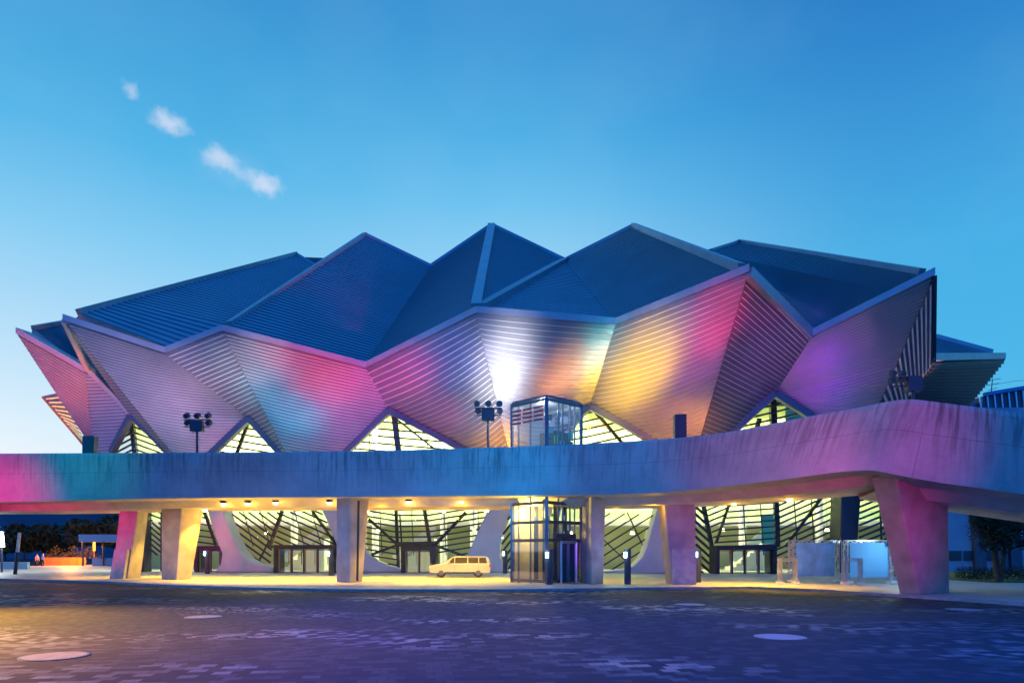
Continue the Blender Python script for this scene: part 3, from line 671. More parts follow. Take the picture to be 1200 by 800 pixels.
def cabinet(x, d, yt, w, lean, label):
    t = P(x, yt, d); zd = 6.8; r = empty('equipment_cabinet', (t.x, d, zd), label, 'cabinet', 'dark cabinets behind the parapet')
    m_ = MB(); q = [(-w/2, -.25), (w/2, -.25), (w/2, .25), (-w/2, .25)]
    m_.prism([(t.x+a, d+b_, zd) for a, b_ in q], [(t.x+a+lean, d+b_, t.z) for a, b_ in q]); m_.build('body', M['navy'], r, bevel=.03)
    m_ = MB(); m_.box((t.x+lean*.6, d-.265, (t.z+zd)/2+.2), (w*.72, .02, (t.z-zd)*.7)); m_.build('door', M['navy'], r)
cabinet(105, 44, 511, .75, .06, 'dark cabinet behind the parapet below the leftmost wall fold')
cabinet(796.5, 36.2, 486, .62, 0, 'dark upright cabinet behind the parapet before the orange and pink wall')

# ------------------------------------------------------------------ bollards
def bollard(x, d, label, h=1.95, side=-1):
    p = PX(x, d, .12); r = empty('bollard_light', p, label, 'bollard light', 'bollard lights around the hall forecourt')
    m_ = MB(); m_.tube(p, p+up*h, .19, n=14); m_.build('post', M['navy'], r, bevel=.02)
    m_ = MB(); c = p+up*(h-.3)+Vector((.15*side, -.13, 0)); m_.box(c, (.14, .12, .3)); m_.build('lamp', M['cool'], r)
    return c
BL = [bollard(735.5, 38.4, 'bollard light standing alone before the cream concrete leg'), bollard(818, 41, 'bollard light tight against the broad violet column'), bollard(388, 52, 'bollard light beside the four leaf glass doors'),
      bollard(243, 56, 'bollard light behind the wide tan column'), bollard(644, 38.1, 'bollard light right in front of the lift shaft'), bollard(592, 56.5, 'bollard light against the leg left of the lift')]

# ------------------------------------------------------------------ truss stands with blue sheets
def truss(mb, p, q, s=.24, n=None):
    p, q = Vector(p), Vector(q); t = (q-p); L_ = t.length; t.normalize(); a = Vector((0, 1, 0)); b_ = t.cross(a).normalized(); n = n or max(2, int(L_/.35))
    cs = [a*s/2*i+b_*s/2*j for i, j in ((-1, -1), (1, -1), (1, 1), (-1, 1))]
    for c in cs: mb.bar(p+c, q+c, .045)
    for k in range(n):
        for i in range(4):
            c0, c1 = cs[i], cs[(i+1) % 4]
            if k % 2: c0, c1 = c1, c0
            mb.bar(p+t*L_*k/n+c0, p+t*L_*(k+1)/n+c1, .028)
def screen(x0, x1, y0, d, label):
    a, b_ = PX(x0, d, .12), PX(x1, d, .12); zt = P(x0, y0, d).z; r = empty('truss_backdrop', ((a.x+b_.x)/2, d, .12), label, 'backdrop stand', 'blue backdrop stands by the right entrance')
    for p in (a, b_): m_ = MB(); truss(m_, p, (p.x, p.y, zt)); m_.build('truss_post', M['alu'], r)
    m_ = MB(); truss(m_, (a.x, d, zt-.12), (b_.x, d, zt-.12)); m_.build('truss_beam', M['alu'], r)
    m_ = MB(); m_.box(((a.x+b_.x)/2, d-.18, (zt+.35)/2), (b_.x-a.x-.4, .03, zt-.6)); m_.build('sheet', M['screen2' if 'blotch' in label else 'screen'], r)
    for p in (a, b_): m_ = MB(); m_.box((p.x, d-.3, .2), (.5, .5, .14)); m_.build('foot_weight', M['white'], r)
screen(927, 980, 633, 41, 'blue backdrop sheet in a truss frame, the one with faded blotches')
screen(990, 1043, 633, 39.6, 'plain blue backdrop sheet in a truss frame beside the magenta column')
def small_frame(x0, x1, y0, d, label):
    a, b_ = PX(x0, d, .12), PX(x1, d, .12); zt = P(x0, y0, d).z; r = empty('truss_gate', ((a.x+b_.x)/2, d, .12), label, 'truss frame', 'low truss frames before the backdrops')
    for p in (a, b_): m_ = MB(); truss(m_, p, (p.x, p.y, zt), .16); m_.build('truss_post', M['alu'], r); m_ = MB(); m_.box((p.x, d, .19), (.36, .36, .14)); m_.build('foot_weight', M['white'], r)
    m_ = MB(); truss(m_, (a.x, d, zt-.08), (b_.x, d, zt-.08), .16); m_.build('truss_beam', M['alu'], r)
small_frame(914, 932, 654, 38.6, 'low open truss frame left of the blotched blue backdrop'); small_frame(990, 1008, 654, 38, 'low open truss frame between the two blue backdrops')
# faded blotches on the first sheet
fl = PX(1044, 39, 0); fz = P(1042, 637, 39).z
r = empty('floodlight', (fl.x, 39, .12), 'glaring work floodlight on a thin stand beside the magenta column', 'floodlight')
m_ = MB(); m_.tube((fl.x, 39, .12), (fl.x, 39, fz-.1), .035); m_.build('stand', M['alu'], r)
m_ = MB(); m_.box((fl.x, 39.08, fz), (.3, .14, .24)); m_.build('housing', M['black'], r)
m_ = MB(); m_.box((fl.x, 38.99, fz), (.24, .03, .18)); m_.build('lamp', M['flood'], r)

# ------------------------------------------------------------------ pale pickup before the doors
cx0, cx1, cd = PX(505, 49, 0).x, PX(575, 49, 0).x, 49.0
car = empty('estate_car', ((cx0+cx1)/2, cd, .12), 'pale silver car standing before the central glass doors, facing left', 'car')
L_ = cx1-cx0
zc = .12
def ysec(pts, y0, y1, z): return [(cx0+a*L_, cd+(y0 if h < .95 else y1), z+h) for a, h in pts]
low = [(0, .34), (-.004, .62), (.015, .80), (.05, .88), (.25, .98), (.98, .98), (1, .86), (1.004, .5), (.99, .30), (.02, .28)]
m_ = MB(); m_.prism([(cx0+a*L_, cd-.84, zc+h) for a, h in low], [(cx0+a*L_, cd+.84, zc+h) for a, h in low]); m_.build('body', M['cream'], car, bevel=.11)
cab = [(.22, .96), (.375, 1.44), (.42, 1.50), (.90, 1.50), (.95, 1.44), (.995, .96)]
ins = lambda h: .80-(h-.96)*.30
m_ = MB(); m_.prism([(cx0+a*L_, cd-ins(h), zc+h) for a, h in cab], [(cx0+a*L_, cd+ins(h), zc+h) for a, h in cab]); m_.build('cabin', M['cream'], car, bevel=.05)
for w_ in (((.30, 1.01), (.405, 1.01), (.405, 1.40), (.385, 1.40)), ((.42, 1.01), (.62, 1.01), (.62, 1.41), (.42, 1.41)), ((.635, 1.01), (.80, 1.01), (.80, 1.41), (.635, 1.41)), ((.815, 1.01), (.95, 1.01), (.925, 1.40), (.815, 1.40))):
    m_ = MB(); m_.prism([(cx0+a*L_, cd-ins(h)-.012, zc+h) for a, h in w_], [(cx0+a*L_, cd-ins(h)+.02, zc+h) for a, h in w_]); m_.build('window', M['cglass'], car)
wsc = ((.235, 1.0), (.365, 1.40)); m_ = MB(); (a0, h0), (a1, h1) = wsc
m_.poly([(cx0+a0*L_-.02, cd-ins(h0)+.1, zc+h0), (cx0+a0*L_-.02, cd+ins(h0)-.1, zc+h0), (cx0+a1*L_-.02, cd+ins(h1)-.1, zc+h1), (cx0+a1*L_-.02, cd-ins(h1)+.1, zc+h1)]); m_.build('windscreen', M['cglass'], car)
for q_ in (.41, .63, .81): m_ = MB(); m_.box((cx0+q_*L_, cd-.838, zc+.66), (.014, .012, .58)); m_.build('door_seam', M['black'], car)
for q_ in (.58, .77): m_ = MB(); m_.box((cx0+q_*L_, cd-.855, zc+.88), (.16, .03, .035)); m_.build('door_handle', M['alu'], car)
m_ = MB(); m_.box((cx0+.33*L_, cd-.93, zc+1.03), (.1, .18, .13)); m_.build('wing_mirror', M['cream'], car, bevel=.03)
m_ = MB(); m_.box(((cx0+cx1)/2, cd-.83, zc+.33), (L_*.5, .05, .12)); m_.build('sill', M['black'], car)
for a in (.19, .80):
    m_ = MB(); m_.tube((cx0+a*L_, cd-.83, .44), (cx0+a*L_, cd-.6, .44), .32, n=22); w = m_.build('wheel', M['rubber'], car)
    m_ = MB(); m_.tube((cx0+a*L_, cd-.85, .44), (cx0+a*L_, cd-.8, .44), .19, n=18); m_.build('rim', M['steel'], w)
m_ = MB(); m_.box((cx0+.05, cd-.62, .84), (.16, .36, .14)); m_.build('headlight', M['white'], car)
m_ = MB(); m_.box((cx1-.03, cd-.72, .94), (.1, .26, .2)); m_.build('tail_light', M['tail'], car)

# ------------------------------------------------------------------ discs set in the plaza
DG = 'pale discs set flush in the plaza paving'
for x, y, r_, lab in ((64, 768.5, .58, 'pale round disc in the warm lit brick rings, nearest of the discs'), (238, 722.5, .55, 'pale round disc at the centre of the brick rings'),
                      (914, 746, .40, 'round disc on the open blue paving, largest on the right side'), (808, 708, .52, 'faint round disc in dark paving in front of the broad violet column'), (1130, 714, .5, 'faint round disc in dark paving beyond the magenta column foot')):
    p = PG(x, y, .004); q = MB()
    if r_: r_ = abs({64: 33, 238: 19, 914: 27, 808: 16, 1130: 18}[x]*p.y/F)
    pts = [p+Vector((math.cos(k*math.pi/20)*r_, math.sin(k*math.pi/20)*r_, 0)) for k in range(40)]
    q.prism([v-up*.05 for v in pts], [v+up*.012 for v in pts])
    o = tag(q.build('paving_disc', M['disc2' if x < 500 else 'disc']), lab, 'paving disc', DG); q = MB()
    for k in range(40):
        a0, a1 = k*math.pi/20, (k+1)*math.pi/20; e = lambda a, r, z: p+Vector((math.cos(a)*r, math.sin(a)*r, z))
        q.poly([e(a0, r_, .014), e(a1, r_, .014), e(a1, r_*1.09, .010), e(a0, r_*1.09, .010)]); q.poly([e(a0, r_*1.09, .010), e(a1, r_*1.09, .010), e(a1, r_*1.09, -.01), e(a0, r_*1.09, -.01)])
    q.build('rim', M['steel'], o)

# ------------------------------------------------------------------ trees, hedge, lawn
def leaves(mb, c, r, n, s, seed):
    rd = random.Random(seed)
    for _ in range(n):
        v = Vector((rd.gauss(0, 1), rd.gauss(0, 1), rd.gauss(0, 1))).normalized()*(rd.random()**.45); p = Vector(c)+Vector((v.x*r[0], v.y*r[1], v.z*r[2]))
        a = Vector((rd.gauss(0, 1), rd.gauss(0, 1), rd.gauss(0, 1))).normalized(); b_ = a.orthogonal().normalized(); w = s*rd.uniform(.6, 1.3)
        mb.poly([p-a*w, p+b_*w*.45, p+a*w, p-b_*w*.45])
def tree(name, x, d, yt, w, label, group, seed, leafn=1500, z0=0.0, stems=1, ls=.16, clumps=11, mleaf='leaf'):
    rd = random.Random(seed); p = PX(x, d, z0); H = P(x, yt, d).z-z0; r = empty(name, p, label, 'tree', group)
    tk = MB(); cr_ = MB(); cl = []
    for k in range(clumps):
        a = rd.uniform(0, 6.28); rr = w*rd.uniform(.15, .75); z = H*rd.uniform(.42, .9); cl.append(Vector((p.x+math.cos(a)*rr, p.y+math.sin(a)*rr*.8, z0+z)))
    for s in range(stems):
        b0 = p+Vector((rd.uniform(-.3, .3)*(stems > 1), rd.uniform(-.2, .2), 0)); b1 = b0+Vector((rd.uniform(-.4, .4), 0, H*.42)); tk.tube(b0, b1, .05+H*.018, .03+H*.012)
        for c in cl[s::stems]: tk.tube(b1, c, .02+H*.009, .02)
    for k, c in enumerate(cl): leaves(cr_, c, (w*rd.uniform(.28, .5), w*rd.uniform(.28, .45), H*rd.uniform(.09, .17)), leafn//clumps, ls, seed*50+k)
    leaves(cr_, p+up*H*.66, (w*.95, w*.8, H*.3), leafn//5, ls, seed*77)
    tk.build('trunk', M['trunk'], r); cr_.build('crown', M[mleaf], r)
tree('small_tree', 1168, 41, 583, 1.75, 'dark broadleaf tree with several stems standing beside the hedge', None, 3, 5200, .0, 4, .11, 20)
tree('small_tree', 1222, 40, 588, 1.7, 'dark broadleaf tree cut off by the right edge of the picture', None, 9, 3600, .0, 3, .11, 16)
hg = MB(); a = PX(1114, 45, 0)
for k in range(26): leaves(hg, (a.x+.4+k*.45, 44.6, .55), (.4, .4, .5), 240, .07, 400+k)
tag(hg.build('hedge', M['hedge']), 'low clipped dark hedge before the blue wall on the right', 'hedge')
q = MB(); q.prism([(a.x-.5, 40.5, .12), (a.x+16, 37.5, .12), (a.x+16, 60, .12), (a.x-.5, 60, .12)], [(a.x-.5, 40.5, .15), (a.x+16, 37.5, .15), (a.x+16, 60, .15), (a.x-.5, 60, .15)])
tag(q.build('lawn', M['grass']), kind='structure')

# right-hand buildings
blk = empty('office_block', (34, 64, 0), 'blue walled block with dark pilasters behind the tree on the right', 'building')
x0 = PX(1106, 62, 0).x
m_ = MB(); m_.box((x0+12, 68, 7.5), (24, 12, 15)); m_.build('wall', M['bwall'], blk)
for x in (1138, 1163, 1180, 1205): m_ = MB(); p = PX(x, 62, 0); m_.prism([(p.x-.5+.7, 61.6, 0), (p.x+.5+.7, 61.6, 0), (p.x+.5+.7, 62, 0), (p.x-.5+.7, 62, 0)], [(p.x-.5, 61.6, 11), (p.x+.5, 61.6, 11), (p.x+.5, 62, 11), (p.x-.5, 62, 11)]); m_.build('pilaster', M['bdark'], blk)
for x in (1119, 1136, 1156): m_ = MB(); p = PX(x, 62, 1.55); m_.box((p.x, 61.95, 1.55), (1.1, .12, .9)); m_.build('window', M['cglass'], blk)
blk2 = empty('plant_house', (52, 75, 0), 'dark ribbed rooftop building seen above the walkway at the far right', 'building')
pA, pB = P(1152, 464, 72), P(1260, 446, 72)
m_ = MB(); m_.prism([(pA.x, 72, 12), (pB.x, 72, 12), (pB.x, 82, 12), (pA.x, 82, 12)], [(pA.x, 72, pA.z), (pB.x, 72, pB.z), (pB.x, 82, pB.z), (pA.x, 82, pA.z)]); m_.build('wall', M['bdark'], blk2)
m_ = MB()
for k in range(14):
    t = k/13; p = pA.lerp(pB, t); m_.bar((p.x-.4, 71.9, p.z-.15), (p.x+.25, 71.9, 12), .14)
m_.build('rib', M['alu'], blk2)
m_ = MB(); m_.bar(pA+Vector((0, -.2, .15)), pB+Vector((0, -.2, .15)), .5, .35); m_.build('roof_edge', M['awn'], blk2)
m_ = MB(); p = P(1145, 472, 73); m_.box((p.x, 76, p.z/2+6), (4.4, 6, p.z-12)); m_.build('annex', M['awn'], blk2)
an = empty('roof_antenna', P(1161, 466, 73), 'thin lattice antenna on the annex of the dark ribbed building', 'antenna')
m_ = MB(); p = P(1160, 470, 73); t1 = P(1163, 444, 73); m_.tube(p-up*.8, t1, .06, .04)
for dz, w in ((-.2, .9), (-.7, .7), (-1.2, .5)): m_.bar(t1+Vector((-w, 0, dz)), t1+Vector((w, 0, dz+.25)), .05)
m_.build('mast', M['navy'], an)
m_ = MB(); m_.bar(t1+Vector((0, 0, -.6)), P(1192, 446, 73), .03); m_.bar(P(1192, 446, 73), P(1260, 444, 73), .03); m_.build('wire', M['navy'], an)

# ------------------------------------------------------------------ left background
hl = MB(); n = 80
ridge_ = [(-420+k*12, 606+8*math.sin(k*.55)+5*math.sin(k*1.7+1)-(6 if 3 < k % 16 < 9 else 0)) for k in range(n)]
for (xa, ya), (xb, yb2) in zip(ridge_, ridge_[1:]): hl.poly([PX(xa, 600, 0), PX(xb, 600, 0), P(xb, yb2, 640), P(xa, ya, 640)]); hl.poly([P(xa, ya, 640), P(xb, yb2, 640), PX(xb, 800, 0), PX(xa, 800, 0)])
tag(hl.build('hills', M['hill']), kind='structure')
sh = empty('warehouse', (-95, 160, 0), 'long dark blue grey warehouse beyond the trees on the left', 'building')
m_ = MB(); m_.box((-115, 170, 7), (150, 20, 14)); m_.build('wall', M['shed'], sh)
m_ = MB(); m_.box((-115, 169, 14.4), (152, 24, .8)); m_.build('roof', M['bdark'], sh)
tr = [(-30, 98, 622, 5), (28, 105, 614, 4.4), (58, 110, 622, 4.2), (84, 112, 611, 5.2), (112, 104, 607, 5), (140, 108, 604, 5.5), (8, 120, 625, 4), (168, 100, 612, 4.5), (212, 104, 605, 5), (-70, 95, 612, 5)]
tl = ['rounded dark tree standing beyond the left road edge', 'tall dark tree just right of the leaning pole', 'low dark tree between two taller ones on the left', 'broad dark tree behind the orange barriers', 'dark tree rising behind the blue canopy roof', 'tallest dark tree beside the magenta column', 'small dark tree behind the leaning pole', 'dark tree seen between the magenta and tan columns', 'dark tree behind the wide tan column', 'dark tree outside the lamp on the left']
for k, (x, d, yt, w) in enumerate(tr): tree('background_tree', x, d, yt, w, tl[k], 'dark trees beyond the plaza', 20+k, 1100, 0, 1, .5, 10)
cn = empty('canopy_shelter', PX(128, 84, 0), 'blue roofed open shelter left of the magenta column', 'shelter')
a, b_ = P(95, 626, 84), P(165, 626, 84)
m_ = MB(); m_.box(((a.x+b_.x)/2, 87, a.z-.45), (b_.x-a.x, 7, .9)); m_.build('roof', M['awn'], cn)
for x in (96, 120, 150): m_ = MB(); p = PX(x, 84, 0); m_.tube((p.x, 84.2, 0), (p.x, 84.2, a.z-.8), .12); m_.build('post', M['navy'], cn)
m_ = MB(); m_.box(((a.x+b_.x)/2+.6, 84.5, .55), (b_.x-a.x-1, .15, 1.1)); m_.build('side_panel', M['awn'], cn)
# orange barriers
for k in range(5):
    x = 55+k*10.2; p = PX(x, 88, 0); 
    if k == 0:
        r = empty('site_barrier', p, 'orange mesh site barrier, first of the row next to the two people', 'barrier', 'orange barriers in a row under a lamp')
        m_ = MB(); m_.bar((p.x-.5, 88, 0), (p.x-.5, 88, 1.1), .07); m_.bar((p.x+.5, 88, 0), (p.x+.5, 88, 1.1), .07); m_.bar((p.x-.5, 88, 1.1), (p.x+.5, 88, 1.1), .07); m_.bar((p.x-.5, 88, .15), (p.x+.5, 88, .15), .07); m_.build('frame', M['orange'], r)
        m_ = MB(); m_.box((p.x, 88, .62), (.94, .03, .86)); m_.build('mesh_panel', M['orange'], r); b0 = r; bx = p.x
    else: copy_thing(b0, (p.x-bx, 0, 0), ['', 'orange site barrier, second from the two people', 'orange site barrier in the middle of the row of five', 'orange site barrier, second from the shelter', 'orange site barrier nearest the shelter post'][k])
bush = MB()
for k in range(9): leaves(bush, PX(60+k*6.5, 90, 1.5+.5*math.sin(k*2.1)), (.8, .6, .8), 60, .16, 900+k)
tag(bush.build('shrub', leafmat('leaves_amber', (.06, .05, .015), (.12, .10, .03))), 'lamp lit shrub growing behind the orange barriers', 'shrub')
sl = empty('work_lamp', PX(110, 86, 0), 'orange lamp on a thin post before the blue roofed shelter', 'lamp')
m_ = MB(); p = PX(110.5, 86, 0); m_.tube(p, (p.x, 86, 3), .05); m_.build('post', M['wood'], sl)
m_ = MB(); m_.tube((p.x, 86, 2.0), (p.x, 86, 3.1), .13); m_.build('lamp', mat('amber_lamp', (1, .4, .05), .5, emit=((1, .42, .06), 3)), sl)
# street lamp and leaning pole
st = empty('street_lamp', PX(2, 60, 0), 'glaring white street lamp with a low head at the left edge', 'street lamp')
p = PX(2, 60, 0); hz = P(2, 633, 60).z
m_ = MB(); m_.tube(p, (p.x, 60, hz-.5), .08); m_.build('post', M['navy'], st)
m_ = MB(); m_.tube((p.x, 60, hz-.55), (p.x, 60, hz+.75), .22, .12, n=14); m_.build('lamp', M['streetl'], st)
m_ = MB(); m_.tube((p.x, 60, hz+.75), (p.x, 60, hz+.9), .3, .05, n=14); m_.build('cap', M['navy'], st)
pl_ = empty('leaning_pole', PX(18, 55, 0), 'tilted dark pole with a pale upper half near the low wall', 'pole')
a, b_ = PX(17.5, 55, 0), P(23, 624, 55); m_ = MB(); m_.tube(a, a.lerp(b_, .55), .14, .13); m_.build('shaft', M['navy'], pl_)
m_ = MB(); m_.tube(a.lerp(b_, .55), b_, .13, .12); m_.build('reflective_sleeve', M['white'], pl_)
q = MB(); q.box((PX(5, 70, 0).x-6, 70, .42), (17, .4, .84)); tag(q.build('low_wall', M['bwall'], bevel=.03), 'low blue grey wall beside the leaning pole', 'wall')

def person(x, d, z0, h, shirt, label, face=0.0, stride=.12):
    s = h/1.75; p = PX(x, d, z0); J = {}
    pts = dict(pel=(0, 0, .98), ch=(0, 0, 1.28), nk=(0, 0, 1.47), hd=(0, -.02, 1.58), tp=(0, -.01, 1.70), ls=(-.19, 0, 1.42), le=(-.25, .03, 1.14), lw=(-.24, -.05, .9), lh=(-.24, -.07, .8), rs=(.19, 0, 1.42), re=(.25, .03, 1.14), rw=(.24, -.05, .9), rh=(.24, -.07, .8),
               lp=(-.09, 0, .93), lk=(-.1, -stride*.6, .5), la=(-.1, stride*.3, .08), lf=(-.1, -.16+stride*.3, .03), rp=(.09, 0, .93), rk=(.1, 0, .5), ra=(.1, stride, .08), rf=(.1, -.16+stride, .03))
    rad = dict(pel=.14, ch=.155, nk=.06, hd=.095, tp=.085, ls=.07, le=.05, lw=.036, lh=.04, rs=.07, re=.05, rw=.036, rh=.04, lp=.1, lk=.065, la=.045, lf=.04, rp=.1, rk=.065, ra=.045, rf=.04)
    E = ['pel ch', 'ch nk', 'nk hd', 'hd tp', 'ch ls', 'ls le', 'le lw', 'lw lh', 'ch rs', 'rs re', 're rw', 'rw rh', 'pel lp', 'lp lk', 'lk la', 'la lf', 'pel rp', 'rp rk', 'rk ra', 'ra rf']
    ks = list(pts); me = bpy.data.meshes.new('body'); R = Matrix.Rotation(face, 3, 'Z')
    me.from_pydata([R @ (Vector(pts[k])*s) for k in ks], [tuple(ks.index(q) for q in e.split()) for e in E], [])
    o = bpy.data.objects.new('tmp', me); C.objects.link(o); sk = o.modifiers.new('s', 'SKIN'); o.modifiers.new('u', 'SUBSURF').levels = 1
    for i, k in enumerate(ks): me.skin_vertices[0].data[i].radius = (rad[k]*s, rad[k]*s); me.skin_vertices[0].data[i].use_root = (k == 'pel')
    dg = bpy.context.evaluated_depsgraph_get(); m2 = bpy.data.meshes.new_from_object(o.evaluated_get(dg)); bpy.data.objects.remove(o)
    m2.materials.clear()
    for mm in ('skin', shirt, 'trous', 'rubber'): m2.materials.append(M[mm])
    for f_ in m2.polygons:
        z = f_.center.z/s; ax = abs((R.transposed() @ f_.center).x)/s; f_.use_smooth = True
        f_.material_index = 3 if z < .07 else (1 if z > .96 and z < 1.47 else (0 if (z >= 1.47 or ax > .17) else 2))
        if z < .9 and ax > .2: f_.material_index = 0
    o = bpy.data.objects.new('body', m2); C.objects.link(o)
    r = empty('person', p, label, 'person'); o.parent = r
    hm = MB(); hm2 = bmesh.new(); bmesh.ops.create_icosphere(hm2, subdivisions=2, radius=.108*s)
    for f_ in list(hm2.faces):
        c = f_.calc_center_median()
        if c.z < -.02*s or (c.y < -.05*s and c.z < .05*s): hm2.faces.remove(f_)
    me3 = bpy.data.meshes.new('hair'); hm2.to_mesh(me3); hm2.free(); me3.materials.append(M['hair'])
    for f_ in me3.polygons: f_.use_smooth = True
    ho = bpy.data.objects.new('hair', me3); C.objects.link(ho); ho.parent = r; ho.location = R @ Vector((0, .01*s, 1.66*s)); ho.rotation_euler.z = face
person(43.5, 84, 0, 1.62, 'shirt1', 'person in a mauve top walking beside the orange barriers', 1.2)
person(50, 83, 0, 1.75, 'shirt2', 'person in a pale blue top nearest the orange barriers', 2.6)

# ------------------------------------------------------------------ lights
def spot(loc, tgt, col, w, ang=60, blend=.8, rad=.25):
    l = bpy.data.lights.new('spot', 'SPOT'); l.energy = w; l.color = col; l.spot_size = math.radians(ang); l.spot_blend = blend; l.shadow_soft_size = rad
    o = bpy.data.objects.new('spot_lamp', l); C.objects.link(o); o.location = loc; o.rotation_euler = (Vector(tgt)-Vector(loc)).to_track_quat('-Z', 'Y').to_euler(); return o
def point(loc, col, w, rad=.15):
    l = bpy.data.lights.new('point', 'POINT'); l.energy = w; l.color = col; l.shadow_soft_size = rad
    o = bpy.data.objects.new('point_lamp', l); C.objects.link(o); o.location = loc; return o
def area(loc, tgt, col, w, sx, sy):
    l = bpy.data.lights.new('area', 'AREA'); l.energy = w; l.color = col; l.shape = 'RECTANGLE'; l.size = sx; l.size_y = sy
    o = bpy.data.objects.new('area_lamp', l); C.objects.link(o); o.location = loc; o.rotation_euler = (Vector(tgt)-Vector(loc)).to_track_quat('-Z', 'Y').to_euler(); return o
WARM = (1, .52, .05)
for p in lp: spot(p+up*.2, p-up*4, WARM, 2100, 104, .5, .12); point(p-up*.15, (1, .46, .0), 52, .12)
for x in (-33, -22, -10, 4, 17, 30): area((x, 67, 14), (x, 73, 9), (1, .95, .64), 5200, 9, 2)
for c in BL: point(c+Vector((-.15, -.2, .05)), (.5, .8, 1), 18, .1)
point((fl.x-.3, 37.6, fz+.1), (.6, .85, 1), 140, .1)
point((PX(2, 59.4, 0).x, 59.4, hz), (.9, .95, 1), 300, .3)
point((PX(88, 86, 0).x, 85, 3.4), (1, .30, .02), 5200, .2)
point((ct.x-.2, ct.y-.2, zT-.6), (1, .9, .95), 520, .15)
point((ct.x-.9, ct.y-.3, 4.2), (1, .62, .08), 1100, .15)  # added warm lamp in the shaft, for golden reflections in the left glass
DK = 8.3
def wash(px, d, tgt, col, w, ang, sx=1.0, roll=0.0):
    """A colour projector; sx < 1 squeezes its beam into an oval turned by roll degrees."""
    for q, (dx, dy, ws, fa) in enumerate(((0, 0, .62, 1.0), (9, -12, .22, 1.25), (-10, 13, .30, 1.4))):
        o = spot(PX(px+dx*.5, d, DK), P(tgt[0]+dx, tgt[1]+dy, tgt[2]), col, w*ws*1.5, ang*fa, 1.0)
        o.scale = (1, sx, 1); o.rotation_euler = (o.rotation_euler.to_matrix() @ Matrix.Rotation(math.radians(roll), 3, 'Z')).to_euler()
# colour projectors on the walkway aimed at the cladding
wash(110, 49, (50, 425, 59), (1, .12, .01), 15000, 34)
wash(140, 50, (100, 490, 61), (.6, .03, .5), 3000, 44)
spot((-48, 60, 9), P(78, 478, 71), (1, .16, .01), 20000, 40, 1)
wash(200, 47, (165, 440, 57), (.85, .55, .85), 5400, 48)
wash(260, 48, (245, 490, 58), (1, .4, .8), 2200, 44)
wash(310, 47, (308, 452, 57), (.02, .7, 1), 5200, 30, .5, 35)
wash(300, 46, (287, 420, 57), (1, .92, .95), 6000, 32, .5, 40)
wash(385, 46, (368, 430, 57), (1, .015, .07), 13000, 38, .65, -20)
wash(335, 48, (348, 488, 57), (.02, .6, 1), 5600, 32, .7, 0)
wash(400, 48, (415, 495, 58), (.8, .15, .8), 3000, 40)
wash(440, 46, (460, 430, 57), (1, .02, .4), 8000, 40, .6, 20)
wash(520, 45, (530, 408, 55), (.2, .2, 1), 4500, 38, .7, 30)
wash(545, 46, (500, 485, 57), (.95, .04, .5), 4200, 38, .7, 0)
wash(560, 46, (588, 512, 56), (1, .36, .01), 8000, 32, .6, 15)
wash(585, 41, (586, 430, 53), (1, .97, 1), 17000, 32, .55, 70)
wash(600, 42, (578, 470, 54), (.95, .95, 1), 3500, 30, .4, 80)
wash(610, 42, (600, 410, 53), (.95, .88, .92), 4200, 40, .5, 90)
wash(690, 42, (668, 430, 53), (1, .34, .05), 6000, 32, .6, 30)
wash(700, 42, (708, 398, 52), (.0, .8, .85), 4500, 28, .6, 60)
wash(760, 42, (752, 430, 51), (1, .54, .0), 22000, 46, .5, 62)
wash(745, 42, (726, 460, 52), (1, .58, .0), 11000, 28, .6, 70)
wash(790, 41, (790, 495, 52), (1, .26, .02), 6500, 40, .6, 0)
wash(830, 40, (835, 385, 46), (1, .03, .16), 9500, 34, .55, 60)
wash(800, 41, (800, 430, 49), (.9, .15, .6), 3000, 36, .7, 40)
wash(780, 40, (775, 380, 48), (.35, .45, 1), 3000, 34, .6, 20)
wash(885, 38, (886, 378, 46), (.8, .0, .45), 1800, 22, .6, 0)
wash(900, 38, (915, 430, 49), (.4, .0, .7), 2600, 36)
wash(960, 36, (950, 440, 50), (.16, .08, .9), 1000, 46)
spot((33, 50, 9), (27.3, 46.8, 15.2), (1, .55, .75), 5200, 34, 1)
# added spots floating over the plaza without fittings, washing walkway and columns
spot((-36, 33, 4.2), (-32.5, 43, 4.8), (1, .0, .14), 8000, 48, 1)
spot((-27, 33, 9.5), (-26.5, 42.5, 7.4), (.0, .75, .5), 1300, 60, 1)
spot((-10, 28, 5.5), (-9, 40, 6.6), (.0, .3, 1), 1500, 60, 1)
spot((-1, 28, 5.5), (-1, 39, 6.6), (.0, .40, 1), 3000, 60, 1)
spot((6, 26, 5.3), (5, 37, 6.5), (.1, .3, .9), 1300, 54, 1)
spot((10, 20, 4.8), (12, 30.5, 6.3), (1, .05, .30), 2700, 46, 1)
spot((13, 15.5, 4.8), (14.5, 27, 6.3), (1, .04, .30), 2600, 44, 1)
spot((-26, 30, 1.0), PX(146, 47, 3), (1, .0, .3), 8000, 18, 1)
spot((-22, 27, 1.0), PX(203, 45, 2.6), (1, .42, .04), 9000, 18, 1)
spot((15, 20, .4), PX(1050, 29, 2.0), (1, .0, .32), 1700, 36, 1)
spot((7, 26, .4), PX(798, 38.4, 2.4), (.45, .02, .9), 1900, 30, 1)
spot((4, 28, .4), PX(700, 38.8, 2.4), (.45, .02, .9), 1300, 22, 1)
